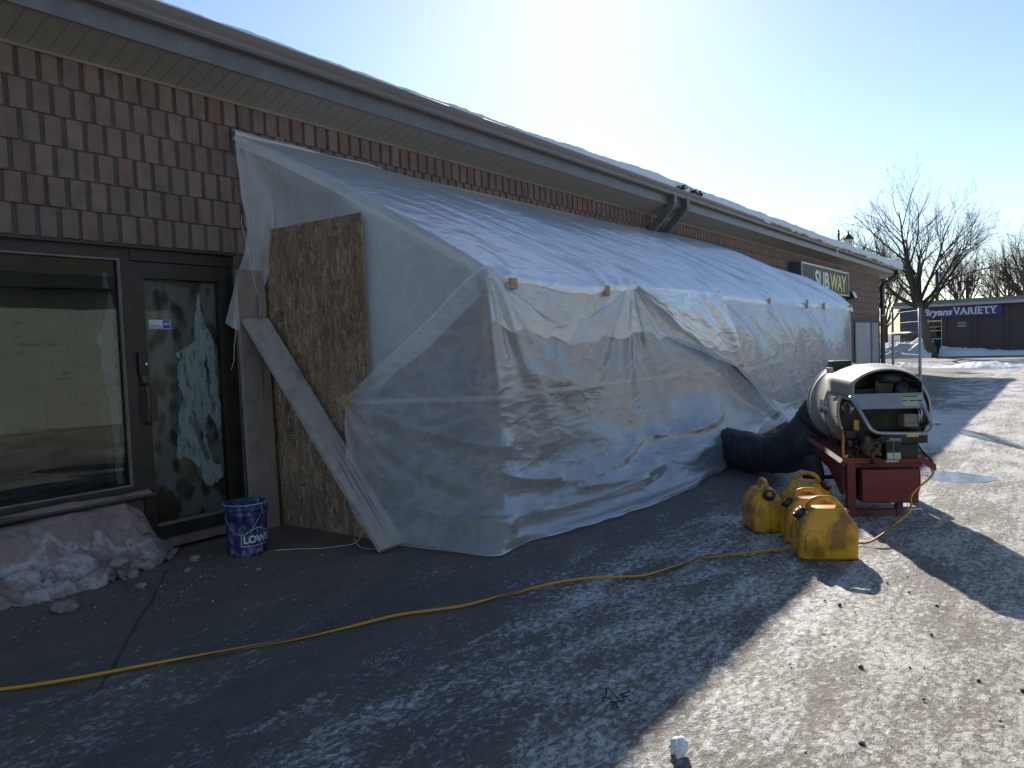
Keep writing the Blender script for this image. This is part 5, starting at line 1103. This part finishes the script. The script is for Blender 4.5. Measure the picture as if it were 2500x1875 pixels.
CAPI = MB().lathe([(0, .033), (.020, .033), (.020, .041), (.016, .044), (0, .044)], 18, Mc).mesh('cap_insert', M_can)
q = MB(); q.lathe([(0, 0), (.014, 0), (.014, .02), (.010, .024), (0, .024)], 12, Matrix.Translation((.118, 0, .285)) @ Matrix.Rotation(R_(50), 4, 'Y')); VENT = q.mesh('vent_plug', M_can)
q = MB(); q.box(-.02, .12, -.1205, -.1185, .12, .122); q.box(-.02, .12, -.1205, -.1185, .10, .101); 
for k in range(6): q.box(-.01, .10 - .012 * (k % 3), -.1203, -.1187, .15 - .02 * k - .03, .153 - .02 * k - .03)
q.prism([(.02, .175), (.05, .175), (.035, .20)], -.1203, -.119, 'y'); RIBS = q.mesh('moulded_text', M_can)
cans = [((-1.235, 5.085, 0), R_(28), 'rust stained yellow jerry can in front, nearest the camera', 1.06, False), ((-1.42, 5.43, 0), R_(26), 'yellow jerry can directly behind the front rust stained one', 1.0, False), ((-1.795, 5.63, 0), R_(208 - 90 + 6), 'greenish yellow jerry can at the left with its cap facing right', 1.02, True), ((-1.60, 6.08, 0), R_(178), 'yellow jerry can at the back with a long open grip', 1.0, True)]
for (loc, rz, lb, s, fl) in cans:
    c_ = thing('jerry_can', lb, 'jerry can', loc, rz, 'yellow fuel cans by the heater'); c_.scale = (s, s, s * .92)
    for nm, me in (('body', CAN), ('handle', CANH), ('cap', CAPM), ('vent_plug', VENT), ('moulded_text', RIBS), ('moulding', CANS)):
        o = bpy.data.objects.new(nm, me); COL.objects.link(o); o.parent = c_
        if nm in ('moulding', 'moulded_text'): o['kind'] = 'stuff'
        if nm == 'cap':
            o2 = bpy.data.objects.new('cap_insert', CAPI); COL.objects.link(o2); o2.parent = o

# ================================================================= BUCKET
BK = thing('bucket', 'splattered blue plastic pail with white lettering beside the shop door', 'bucket', (-4.775, 3.305, 0))
t = NT('pail_plastic'); v = t.map(); n1 = t.noise(t.map((1, 1, .6)), 24, 7, 0.72); n2 = t.noise(v, 7, 4)
f = t.math('MULTIPLY', t.ramp(n1, [(0.50, 0), (0.62, 1)]), t.ramp(n2, [(0.36, .2), (0.6, 1)]))
M_pail = t.done(t.pbsdf(t.mix(f, t.mix(n2, (0.014, 0.018, 0.085), (0.022, 0.03, 0.125)), (0.24, 0.27, 0.36)), 0.45, 0, t.bump(n1, 0.15, 0.003), 0.4))
H_ = .37; R0, R1 = .133, .150
def rad(z): return R0 + (R1 - R0) * z / H_
prof = [(.118, .006), (R0 - .004, 0), (R0, .006)] + [(rad(z), z) for z in (.1, .2, .285)] + [(rad(.29) + .009, .288), (rad(.3) + .009, .296), (rad(.3) + .002, .30), (rad(.33) + .001, .322), (rad(.33) + .008, .326), (rad(.33) + .008, .334), (rad(.34) + .001, .338), (R1, H_ - .008), (R1 + .006, H_ - .006), (R1 + .006, H_), (R1 - .003, H_), (R1 - .006, H_ - .01), (rad(.2) - .004, .2), (R0 - .006, .02), (0.0, .018)]
BKo = MB().lathe(prof, 56, cap=False).ob('shell', M_pail, BK)
MB().lathe([(0, .016), (.118, .006), (.118, .004)], 40, cap=False).ob('base', M_pail, BK)
MB().lathe([(R1 + .0075, H_ - .006), (R1 + .0078, H_ + .0015), (R1 - .004, H_ + .0015)], 56, cap=False).ob('rim', worn('worn_rim', (0.2, 0.22, 0.32), (0.3, 0.32, 0.4), 0.5), BK)
a0 = R_(-49) + math.pi * 0     # direction from the bucket to the camera
def bwrap(me, ang, z0):
    for vtx in me.vertices:
        z = z0 + vtx.co.y; r = rad(z) + .0012 + vtx.co.z; a = ang + vtx.co.x / rad(z); vtx.co = (r * math.cos(a), r * math.sin(a), z)
    me.update(); return me
M_pw = worn('pail_print', (0.5, 0.53, 0.6), (0.62, 0.64, 0.7), 0.5)
st_ang = R_(-51)
me = text_me('lettering', "LOWE'S", .072, M_pw, ext=.0003, bold=.0025, space=.98); me.transform(Matrix.Translation((.012, .012, 0)))
BKo_l = ob('lettering', bwrap(me, st_ang, .085), BK)
def strip(pts, w, ang, z0):
    q = MB(); P = [Vector((p[0], p[1], 0)) for p in pts]; V = []
    dense = []
    for i in range(len(P) - 1):
        for k in range(8): dense.append(P[i].lerp(P[i + 1], k / 8))
    dense.append(P[-1])
    for i, p in enumerate(dense):
        t_ = (dense[min(i + 1, len(dense) - 1)] - dense[max(i - 1, 0)]).normalized(); nn = Vector((-t_.y, t_.x, 0)); V += [p - nn * w, p + nn * w]
    q.add(V, [(2 * i, 2 * i + 1, 2 * i + 3, 2 * i + 2) for i in range(len(dense) - 1)]); return bwrap(q.mesh('logo_frame', M_pw), ang, z0)
ob('logo_frame', strip([(0, 0), (.235, 0), (.235, .085), (.20, .085), (.20, .095), (.118, .128), (.035, .095), (.035, .085), (0, .085), (0, 0)], .0022, st_ang, .075), BK)
hw = [(math.cos(a) * .155, math.sin(a) * .155, .295 - .135 * math.sin(f * math.pi) ** 1.0) for f, a in [(k / 30, R_(-100) + R_(105) * k / 30) for k in range(31)]]
hw = [(x * (1 - .02 * 0), y, z) for x, y, z in hw]
MB().tube(hw, .0026, 6).ob('wire_handle', worn('wire_bail', (0.3, 0.3, 0.34), (0.42, 0.42, 0.44), 0.4, .6), BK)

# ================================================================= EXTENSION CORD
M_cord = None
t = NT('cord_jacket'); v = t.map((1, 1, 1), 'World'); M_cord = t.done(t.pbsdf(t.mix(t.noise(v, 30, 4), (0.52, 0.24, 0.012), (0.64, 0.33, 0.02)), 0.5))
CD = thing('extension_cord', 'long yellow extension cord with a black stripe snaking to the heater', 'cord', (-2.3, 3.9, 0))
cpts = [(-4.05, 1.05, .010), (-3.74, 1.32, .010), (-3.56, 1.55, .012), (-3.41, 1.82, .010), (-3.23, 2.11, .010), (-3.07, 2.37, .010), (-2.95, 2.64, .010), (-2.86, 2.86, .012), (-2.74, 3.02, .012), (-2.64, 3.17, .010), (-2.53, 3.46, .012), (-2.42, 3.73, .012), (-2.28, 3.93, .010), (-2.13, 4.02, .012), (-2.02, 4.12, .012), (-1.94, 4.38, .010), (-1.86, 4.64, .011), (-1.66, 4.88, .010), (-1.44, 5.12, .010), (-1.22, 5.34, .012), (-1.06, 5.43, .02), (-.98, 5.52, .06)]
c28, s28 = math.cos(R_(28)), math.sin(R_(28))
def HL(x, y, z): return (-1.18 + x * c28 - y * s28, 6.41 + x * s28 + y * c28, z)
cpts += [(-.93, 5.70, .10), (-.86, 5.92, .16), HL(.16, -.30, .20), HL(.27, -.17, .25), HL(.36, -.09, .285), HL(.405, -.05, .315), HL(.415, -.04, .345), HL(.415, -.04, .37)]
Cc = cr(np.array(cpts), np.linspace(0, 1, 700)); Cc[:, 2] = np.maximum(Cc[:, 2], .0095); Cc[:480, 2] += .004
ob('cable', MB().tube(Cc, .0076, 10).mesh('cable', M_cord), CD, True)
T = np.gradient(Cc, axis=0); T /= np.linalg.norm(T, axis=1, keepdims=True); A = np.cross(T, np.array([0.05, 0.02, 1.])); A /= np.linalg.norm(A, axis=1, keepdims=True); Bv = np.cross(A, T)
ln = np.concatenate([[0], np.cumsum(np.linalg.norm(np.diff(Cc, axis=0), axis=1))]); a = ln * 2.3 * 2 + 1.1 * np.sin(ln * 2.2)
W = []
for da in (-.42, 0.0, .42): W.append(Cc + .0079 * (np.cos(a + da)[:, None] * A + np.sin(a + da)[:, None] * Bv))
ob('stripe', grid_mesh('stripe', np.stack(W, 1)[:560], M_black), CD, True)
q = MB(); q.tube([HL(.415, -.04, .33), HL(.415, -.04, .345), HL(.415, -.04, .40)], [.009, .017, .019], 12); ob('plug', q.mesh('plug', worn('grey_plug', (0.5, 0.47, 0.4), (0.58, 0.55, 0.48), 0.5)), CD, True)
q = MB(); q.tube([(.415, -.04, .40), (.40, -.04, .43), (.36, -.05, .47), (.31, -.06, .53), (.285, -.06, .57)], .009, 8); hp(q, 'power_lead', M_engine)

# ================================================================= ICE CHUNK, STONES
me = lump_mesh(41, .032, 3, .85, .6); me.materials.append(M_snow); me.polygons.foreach_set('use_smooth', [True] * len(me.polygons))
o = ob('ice_chunk', me); o.location = (-1.06, 2.37, .026); tag(o, 'single white chunk of ice lying in the sun at the shadow edge', 'ice chunk')
M_stone = worn('dark_stone', (0.02, 0.018, 0.016), (0.05, 0.045, 0.04), 0.7)
peb = [(-.72, 4.83, 'dark pebble on sunlit ice just right of the jerry can shadow'), (-.67, 4.54, 'dark pebble below the one beside the can shadow'), (-.94, 4.16, 'larger dark pebble on the bright ice below the can shadow tip'), (-.85, 4.08, 'small brown pebble right of the larger dark one'), (-.49, 3.94, 'dark pebble below the heater shadow edge'), (-.69, 3.41, 'dark pebble in the middle of the sunlit ice'), (-.43, 3.22, 'largest dark pebble in the lower sunlit ice'), (-.27, 3.5, 'dark pebble near the right edge of the sunlit ice'), (-.56, 2.76, 'dark pebble nearest the camera in the sunlight'), (-.18, 3.17, 'small dark pebble at the lower right edge'), (-.52, 4.38, 'dark pebble midway between can shadow and heater shadow'), (-.12, 3.49, 'dark pebble farthest right in the sunlight'), (-.52, 3.51, 'dark pebble right of the middle of the sunlit ice')]
for i, (x, y, lb) in enumerate(peb):
    me = lump_mesh(60 + i, .0065 + .003 * (i % 3), 1, .7, .4); me.materials.append(M_stone); o = ob('pebble', me); o.location = (x, y, .006); o.rotation_euler = (0, 0, i * 1.3); tag(o, lb, 'pebble', 'dark pebbles on the ice')
q = MB(); rr = random.Random(3)
for k in range(12):
    a = Vector((rr.uniform(-.05, .05), rr.uniform(-.05, .05), rr.uniform(.003, .02))); q.tube([a, a + Vector((rr.uniform(-.04, .04), rr.uniform(-.04, .04), rr.uniform(-.005, .015)))], .003, 4)
o = q.ob('dead_weed', M_leaf); o.location = (-1.43, 2.59, .004); tag(o, 'dark dead weed tuft lying on the shaded ice', 'weed')
# crumbs of ice and grit
q = MB(); rr = np.random.default_rng(5)
for k in range(1500):
    if k % 3: x = rr.uniform(-4.9, -.1); y = rr.uniform(1.6, 7.5)
    else: x = rr.normal(-4.7, .35); y = rr.normal(2.4, .5); 
    if x < -5.2: continue
    s = abs(rr.normal(0, .0028)) + .0016; a = rr.uniform(0, 6.28); z = .003
    q.add([(x + s * math.cos(a), y + s * math.sin(a), z), (x + s * math.cos(a + 2.1), y + s * math.sin(a + 2.1), z), (x + s * math.cos(a + 4.2), y + s * math.sin(a + 4.2), z), (x, y, z + s * 1.1)], [(0, 1, 3), (1, 2, 3), (2, 0, 3)])
me = q.mesh('ice_crumbs', snow_mat('crumb_ice', (0.2, 0.19, 0.19), (0.5, 0.5, 0.52), .7, (.12, .09, .07))); o = ob('ice_crumbs', me); tag(o, 'scattered crumbs of ice and grit over the lot', 'ice crumbs', kind='stuff')
# ================================================================= TEMPORARY FENCE
M_galv = worn('galvanised', (0.30, 0.31, 0.32), (0.42, 0.43, 0.43), 0.4, 0.5, 12)
def fence_panel(a, b, hgt, label, near=True):
    a = Vector((*a, 0)); b = Vector((*b, 0)); d = (b - a); L = d.length; ang = math.atan2(d.y, d.x)
    F_ = thing('fence_panel', label, 'fence', a, ang, 'temporary fence panels at the building corner')
    for x in ((0.0, L) if near else (L,)): MB().tube([(x, 0, 0), (x, 0, hgt)], .021, 10).ob('post', M_galv, F_)
    for z in ((.13, 1.38) if near else (.13,)): MB().tube([(0, 0, z), (L, 0, z)], .012 if z != 1.38 else .026, 8).ob('rail', M_galv, F_)
    q = MB()
    k = 0.05
    while k < L: q.tube([(k, 0, .13), (k, 0, hgt - .02)], .0032 if near else .0016, 4, cap=False); k += .055
    for z in np.arange(.2, hgt, .17): q.tube([(0, .003, z), (L, .003, z)], .0032 if near else .0014, 4, cap=False)
    q.ob('wire_mesh', worn('dull_wire', (0.09, 0.09, 0.09), (0.14, 0.14, 0.14), .5, .3), F_)
    q = MB(); q.box(-.12, .12, -.25, .25, 0.0, .03, bev=.005); q.ob('foot_plate', M_galv, F_)
fence_panel((-1.73, 13.0), (-2.36, 14.6), 1.76, 'nearest wire mesh fence panel, its post rising behind the heater hood')
fence_panel((-2.38, 14.65), (-3.25, 17.6), 1.78, 'second wire mesh fence panel, behind the nearest one', False)
fence_panel((-3.28, 17.7), (-4.6, 20.8), 1.80, 'wire mesh fence panel closing the gap to the brick wall', False)

# ================================================================= BOX SIGN AND WALL LAMP
SG = thing('box_sign', 'dark lightbox shop sign with white and yellow letters high on the brick wall', 'sign', (-5.2, 21.6, 2.51))
M_signb = worn('sign_cabinet', (0.05, 0.06, 0.09), (0.08, 0.09, 0.125), 0.45)
MB().box(-5.355, -5.06, 19.1, 24.15, 2.50, 3.19, bev=.01).ob('cabinet', M_signb, SG, True)
q = MB(); q.box(-5.06, -5.045, 19.1, 24.15, 3.15, 3.19); q.box(-5.06, -5.045, 19.1, 24.15, 2.50, 2.54); q.box(-5.06, -5.045, 19.1, 19.15, 2.54, 3.15); q.box(-5.06, -5.045, 24.10, 24.15, 2.54, 3.15); q.ob('frame', worn('sign_frame', (0.3, 0.31, 0.32), (0.4, 0.4, 0.41), 0.35, .5), SG, True)
t = NT('wavy_sign_face'); v = t.map((1, 1, 1), 'World'); vw = t.map((1, 3.2, 0.5), 'World'); n1 = t.noise(vw, 2.4, 4, .6, .5)
M_signf = t.done(t.pbsdf(t.mix(t.ramp(n1, [(.4, 0), (.62, 1)]), (0.006, 0.014, 0.012), (0.03, 0.045, 0.04)), 0.3, 0, t.bump(n1, .6, .12), .12))
fc = MB().box(-5.0595, -5.053, 19.15, 24.10, 2.54, 3.15).ob('face', M_signf, SG, True)
M_lw = worn('letter_white', (0.62, 0.63, 0.6), (0.7, 0.7, 0.68), 0.3); M_ly = worn('letter_yellow', (0.55, 0.40, 0.03), (0.65, 0.48, 0.05), 0.3)
me = text_me('white_letters', 'SUB', .62, M_lw, bold=.012); me.transform(Matrix.Diagonal((1.35, 1, 1, 1))); ob('white_letters', xform(me, Matrix.Translation((-5.0515, 20.35, 2.62)) @ TW), fc)
me = text_me('yellow_letters', 'WAY', .62, M_ly, bold=.012); me.transform(Matrix.Diagonal((1.25, 1, 1, 1))); ob('yellow_letters', xform(me, Matrix.Translation((-5.0515, 21.95, 2.62)) @ TW), fc)
WL = thing('wall_lamp', 'small dark floodlight on the brick wall right of the shop sign', 'lamp', (-5.36, 25.3, 2.6))
q = MB(); q.box(0, .06, -.12, .12, -.1, .12, bev=.01); q.ob('back_plate', M_signb, WL)
q = MB(); q.prism([(.06, .12), (.18, .10), (.26, -.10), (.06, -.14)], -.2, .2, 'y'); q.ob('housing', worn('bronze_lamp', (0.03, 0.028, 0.03), (0.05, 0.045, 0.045), 0.5), WL)
q = MB(); q.prism([(.183, .095), (.20, .09), (.275, -.10), (.262, -.10)], -.18, .18, 'y'); q.ob('lens', worn('lamp_lens', (0.45, 0.47, 0.48), (0.55, 0.56, 0.57), 0.2), WL)

# ================================================================= STREET LANTERN
LP = thing('street_lantern', 'old style green lantern post standing behind the snowy roof', 'lamp', (-8.0, 38.3, .42))
M_lg = worn('lantern_green', (0.012, 0.03, 0.025), (0.02, 0.045, 0.038), 0.4)
q = MB(); q.lathe([(.16, -.42), (.16, .25), (.10, .4), (.07, .8), (.055, 3), (.045, 5.6), (.07, 5.64), (.03, 5.72), (.05, 5.78), (.012, 5.9)], 14, Matrix.Translation((-.42, 0, 0))); q.tube([(-.42, 0, 5.25), (-.2, 0, 5.5), (0, 0, 5.62), (0, 0, 5.45)], .022, 6); q.ob('post', M_lg, LP)
lt = MB().lathe([(.10, 5.02), (.185, 5.36), (.18, 5.36), (.095, 5.03)], 6, cap=False, smooth=False).ob('glass', worn('lantern_glass', (0.62, 0.58, 0.48), (0.7, 0.66, 0.56), 0.3), LP)
MB().lathe([(.25, 5.36), (.23, 5.42), (.12, 5.55), (.05, 5.62), (.02, 5.74), (.004, 5.82)], 6, smooth=False).ob('cap', M_lg, LP)
q = MB()
for k in range(6):
    a = k * math.pi / 3; q.tube([(.10 * math.cos(a), .10 * math.sin(a), 5.02), (.188 * math.cos(a), .188 * math.sin(a), 5.37)], .012, 4)
q.lathe([(.11, 4.98), (.115, 5.02), (.05, 5.03)], 6); q.ob('frame', M_lg, LP)

# ================================================================= VARIETY STORE
SY = 48.5
ST = thing('variety_store', 'low dark brick variety store with a blue sign across the road', 'store', (-2, SY, 0))
t = NT('dark_store_brick'); bt = t.k('TexBrick'); cmb = t.k('CombineXYZ'); sx, sy, sz = t.sep(t.geo.outputs['Position']); t.l.new(t.math('ADD', sx, sy), cmb.inputs[0]); t.l.new(sz, cmb.inputs[1]); t.l.new(cmb.outputs[0], bt.inputs[0]); bt.inputs['Scale'].default_value = 4.2; bt.inputs['Mortar Size'].default_value = 0.025
bt.inputs['Color1'].default_value = (0.085, 0.06, 0.055, 1); bt.inputs['Color2'].default_value = (0.055, 0.042, 0.04, 1); bt.inputs['Mortar'].default_value = (0.15, 0.135, 0.125, 1)
M_sbr = t.done(t.pbsdf(t.mix(t.math('MULTIPLY', t.noise(t.map((1, 1, 1), 'World'), 2.2, 6), .3), bt.outputs[0], (0.04, 0.033, 0.033)), 0.85, 0, t.bump(bt.outputs['Fac'], -.4, .01)))
q = MB(); q.box(-5.36, 14, SY, SY + 9, -.02, 2.72); q.box(-7.45, -6.08, SY, SY + 9, -.02, 2.72); q.box(-6.08, -5.36, SY, SY + 9, 2.25, 2.72); q.box(-6.08, -5.36, SY + .35, SY + .5, -.02, 2.25); q.ob('wall', M_sbr, ST, True)
pil = MB()
for x in (-5.30, -3.85, -2.4, -.95, .5): pil.box(x, x + .16, SY - .05, SY + .02, 0, 2.70)
pil.ob('pilaster', M_sbr, ST, True)
M_sfas = worn('store_fascia', (0.42, 0.41, 0.40), (0.5, 0.49, 0.47), 0.6); M_stop = worn('store_coping', (0.24, 0.22, 0.19), (0.3, 0.275, 0.24), 0.7)
MB().box(-7.75, 14.3, SY - .42, SY + 9.3, 2.72, 2.86).ob('fascia', M_sfas, ST, True)
MB().prism([(SY - .42, 2.861), (SY - .2, 3.08), (SY + 9, 3.08), (SY + 9.3, 2.861)], -7.75, 14.3, 'x').ob('coping', M_stop, ST, True)
M_sblue = worn('store_sign_blue', (0.028, 0.034, 0.14), (0.04, 0.046, 0.18), 0.45)
sg = MB().box(-7.25, -2.55, SY - .12, SY - .06, 2.12, 2.70).ob('sign_board', M_sblue, ST, True)
M_sw = worn('store_letters', (0.66, 0.68, 0.72), (0.74, 0.75, 0.78), 0.5)
me = text_me('script_lettering', 'Bryans', .52, M_sw, ext=.01, shear=.25, bold=.016); ob('script_lettering', xform(me, Matrix.Translation((-6.28, SY - .132, 2.24)) @ TS), sg)
def slab_letters(s, size):      # capitals with slab serifs
    return text_me('slab_lettering', s, size, M_sw, ext=.012, bold=.014, space=1.06)
me = slab_letters('VARIETY', .52); w_ = max(v.co.x for v in me.vertices); me.transform(Matrix.Diagonal((2.02 / w_, 1, 1, 1))); ob('slab_lettering', xform(me, Matrix.Translation((-4.78, SY - .132, 2.24)) @ TS), sg)
q = MB()
sx0 = -4.78
for c0, c1, zz in ((-4.80, -4.66, 2.60), (-4.60, -4.47, 2.60), (-4.50, -4.38, 2.24), (-4.25, -4.13, 2.24), (-4.12, -4.0, 2.24), (-3.94, -3.80, 2.24), (-3.72, -3.62, 2.24), (-3.72, -3.62, 2.60), (-3.02, -2.9, 2.60), (-2.87, -2.74, 2.60), (-2.94, -2.82, 2.24), (-3.24, -3.10, 2.24)): q.box(c0, c1, SY - .146, SY - .122, zz - .012, zz + .03)
q.ob('serifs', M_sw, sg)
M_salu = worn('aluminium_frame', (0.55, 0.54, 0.52), (0.62, 0.61, 0.59), 0.4, .3)
q = MB()
for x0, x1, z0, z1 in ((-6.08, -6.03, 0.03, 2.25), (-5.41, -5.36, 0.03, 2.25), (-6.03, -5.41, 2.19, 2.25), (-6.03, -5.41, 1.90, 1.98), (-6.03, -5.41, 1.60, 1.63), (-6.03, -5.41, 1.38, 1.42), (-6.03, -5.41, .93, .97), (-6.03, -5.41, .03, .10)): q.box(x0, x1, SY + .08, SY + .13, z0, z1)
dd_ = q.ob('door', M_salu, ST, True)
M_sgl = glass_mat('store_glass', (0.3, 0.33, 0.33), 0.16)
MB().box(-6.03, -5.41, SY + .10, SY + .105, .10, 2.19).ob('pane', M_sgl, dd_)
q = MB(); rr = random.Random(2)
for k in range(9):
    x = rr.uniform(-6.0, -5.5); z = rr.uniform(.15, 1.7); q.box(x, x + rr.uniform(.05, .2), SY + .13, SY + .132, z, z + rr.uniform(.06, .25))
q.ob('posters', worn('poster_mix', (0.08, 0.22, 0.18), (0.5, 0.4, 0.38), 0.6, 0, 4, lo=.45, hi=.55), dd_)
vt = MB().box(-4.60, -4.18, SY - .03, SY + .01, 1.55, 1.83).ob('vent', worn('vent_dark', (0.1, 0.1, 0.1), (0.14, 0.14, 0.14), .6), ST, True)
q = MB()
for z in (1.57, 1.62, 1.74, 1.79): q.box(-4.59, -4.19, SY - .05, SY - .03, z, z + .025)
q.ob('vent_slat', M_sfas, vt)
# steel railing left of the store
RL = thing('railing', 'short steel hand railing at the left end of the store', 'railing', (-7.5, 47.3, 0))
q = MB(); q.tube([(-.6, 0, .55), (0, 0, .95), (.5, 0, .98)], .02, 6); q.ob('hand_rail', M_galv, RL)
for x in (-.45, -.3, -.15, 0, .15, .3, .45): MB().tube([(x, 0, 0), (x, 0, .62 if x < -.3 else .95)], .012, 6).ob('baluster', M_galv, RL)
# far house
FH = thing('far_house', 'pale far house half hidden behind bare trees left of the store', 'house', (-25, 96, 0))
MB().box(-29, -21.5, 96, 104, -.02, 2.9).ob('wall', worn('house_siding', (0.42, 0.39, 0.33), (0.5, 0.46, 0.4), 0.7), FH, True)
MB().prism([(-29.5, 2.9), (-21, 2.9), (-25, 5.4)], 95.6, 104.4, 'y').ob('roof', M_snow, FH, True)
for x in (-27.6, -24.0): 
    w_ = MB().box(x, x + 1.3, 95.93, 95.99, .9, 2.2).ob('window', worn('house_window', (0.05, 0.055, 0.06), (0.08, 0.085, 0.09), .2), FH, True); MB().box(x - .06, x + 1.36, 95.9, 95.94, .82, .9).ob('sill', M_sfas, w_)

# ================================================================= BARE TREES
t = NT('bark'); v = t.map((1, 1, .35)); n1 = t.noise(v, 9, 7, .7); M_bark = t.done(t.pbsdf(t.mix(n1, (0.035, 0.028, 0.022), (0.10, 0.082, 0.062)), .9, 0, t.bump(n1, .6, .03), .2))
M_trunkb = worn('mossy_bark', (0.09, 0.075, 0.045), (0.15, 0.12, 0.075), .9, 0, 6, .5, 20)
M_twig = worn('twig', (0.05, 0.04, 0.036), (0.085, 0.067, 0.058), .85)
M_twigr = worn('reddish_twig', (0.085, 0.055, 0.052), (0.13, 0.085, 0.078), .85)
def grow(q, p, d, L, r, lev, rr, spec, depth=0):
    """one limb with side shoots; spec per level = (segments, children, spread, length ratio, up pull)"""
    seg, kids, spread, ratio, pull = spec[lev]
    pts = [p.copy()]; rad_ = [r]; dirs = [d.copy()]
    for i in range(seg):
        d = (d + Vector((rr.gauss(0, .10), rr.gauss(0, .10), rr.gauss(0, .07) + pull))).normalized(); p = p + d * L / seg; pts.append(p.copy()); rad_.append(max(r * (1 - .8 * (i + 1) / seg), .0035)); dirs.append(d.copy())
    q.tube(pts, rad_, 7 if lev == 0 else (5 if lev == 1 else 3), cap=False)
    if lev + 1 >= len(spec): return
    for k in range(kids):
        f = .25 + .75 * (k + rr.random()) / kids; i = min(int(f * seg), seg - 1); a = rr.uniform(0, 6.283); ax_ = dirs[i].orthogonal().normalized(); ax_.rotate(Matrix.Rotation(a, 3, dirs[i]))
        nd = (dirs[i] * math.cos(spread) + ax_ * math.sin(spread * rr.uniform(.7, 1.25))).normalized()
        grow(q, pts[i].lerp(pts[i + 1], f * seg - i if f < 1 else 0), nd, L * ratio * (1.1 - .5 * f) * rr.uniform(.75, 1.2), max(rad_[i] * .62, .004), lev + 1, rr, spec)
def tree(name, label, loc, trunk_h, trunk_r, limbs, spec, seed, mt, mc, lean=(0, 0), tilt=(.35, .75), group=None, Lm=4.0):
    rr = random.Random(seed); T_ = thing(name, label, 'tree', loc, 0, group)
    q = MB(); pts = [Vector((lean[0] * f, lean[1] * f, trunk_h * f)) for f in (0, .12, .35, .6, .8, 1.0)]; q.tube(pts, [trunk_r * k for k in (1.35, 1.08, .98, .95, 1.0, .85)], 12); q.ob('trunk', mt, T_)
    q = MB()
    for k in range(limbs):
        a = 2 * math.pi * (k + rr.uniform(-.25, .25)) / limbs; tl = rr.uniform(*tilt); d = Vector((math.cos(a) * math.sin(tl), math.sin(a) * math.sin(tl), math.cos(tl)))
        p0 = pts[-1] - Vector((0, 0, trunk_h * rr.uniform(.0, .22))); grow(q, p0, d, Lm * rr.uniform(.8, 1.15), trunk_r * rr.uniform(.42, .62), 0, rr, spec)
    q.ob('crown', mc, T_); return T_
spec = [(8, 7, .58, .74, .03), (7, 7, .6, .64, .02), (6, 6, .6, .55, .03), (4, 0, .6, .5, .0)]
tree('bare_tree', 'tall bare tree with spreading twiggy crown in front of the store', (-5.55, 45.6, 0), 2.9, .21, 9, spec, 11, M_trunkb, M_bark, (-.55, 0), (.15, 1.15), Lm=4.35)
specb = [(7, 8, .5, .7, .05), (6, 7, .55, .6, .05), (5, 6, .6, .5, .03), (3, 0, .5, .5, .0)]
tree('bare_tree', 'dense reddish bare tree rising behind the store roof', (-1.9, 70, 0), 2.2, .28, 11, specb, 5, M_bark, M_twigr, tilt=(.1, .75), Lm=5.2)
tree('bare_tree', 'bare tree partly cut by the right edge beyond the store', (2.4, 76, 0), 2.4, .26, 9, specb, 8, M_bark, M_twigr, tilt=(.1, .8), Lm=5.4)
tree('bare_tree', 'bare tree just past the lantern with its crown over the roof end', (-12.2, 60, 0), 2.6, .24, 9, specb, 21, M_bark, M_twig, tilt=(.15, .9), Lm=5.0)
tree('bare_tree', 'thin bare tree seen between the corner downspout and the fence', (-13.2, 78, 0), 2.2, .2, 8, specb, 23, M_bark, M_twig, tilt=(.15, .9), Lm=4.8)
tree('bare_tree', 'far bare tree above the left end of the store roof', (-8.0, 88, 0), 2.6, .26, 8, specb, 29, M_bark, M_twig, tilt=(.15, .8), Lm=5.4)
tree('bare_tree', 'small far bare tree above the middle of the store roof', (-5.0, 96, 0), 2.4, .24, 8, specb, 31, M_bark, M_twigr, tilt=(.15, .8), Lm=4.6)
for i, (x, y, h, lb) in enumerate([(-5.1, 60, 4.9, 'brown utility pole behind the store, right of the big tree'), (-7.6, 66, 6.0, 'utility pole with a grey drum behind the big tree trunk')]):
    U = thing('utility_pole', lb, 'pole', (x, y, 0)); MB().tube([(0, 0, 0), (0, 0, h)], [.15, .11], 10).ob('pole', M_bark, U)
    if i == 1: MB().lathe([(.0, h - .9), (.2, h - .9), (.22, h - .85), (.22, h - .25), (.1, h - .2), (0, h - .2)], 16, Matrix.Translation((.3, 0, 0))).ob('transformer', worn('pole_drum', (0.3, 0.31, 0.33), (0.38, 0.39, 0.4), .5), U)
    else: MB().box(-.6, .6, -.05, .05, h - .3, h - .2).ob('crossarm', M_bark, U)
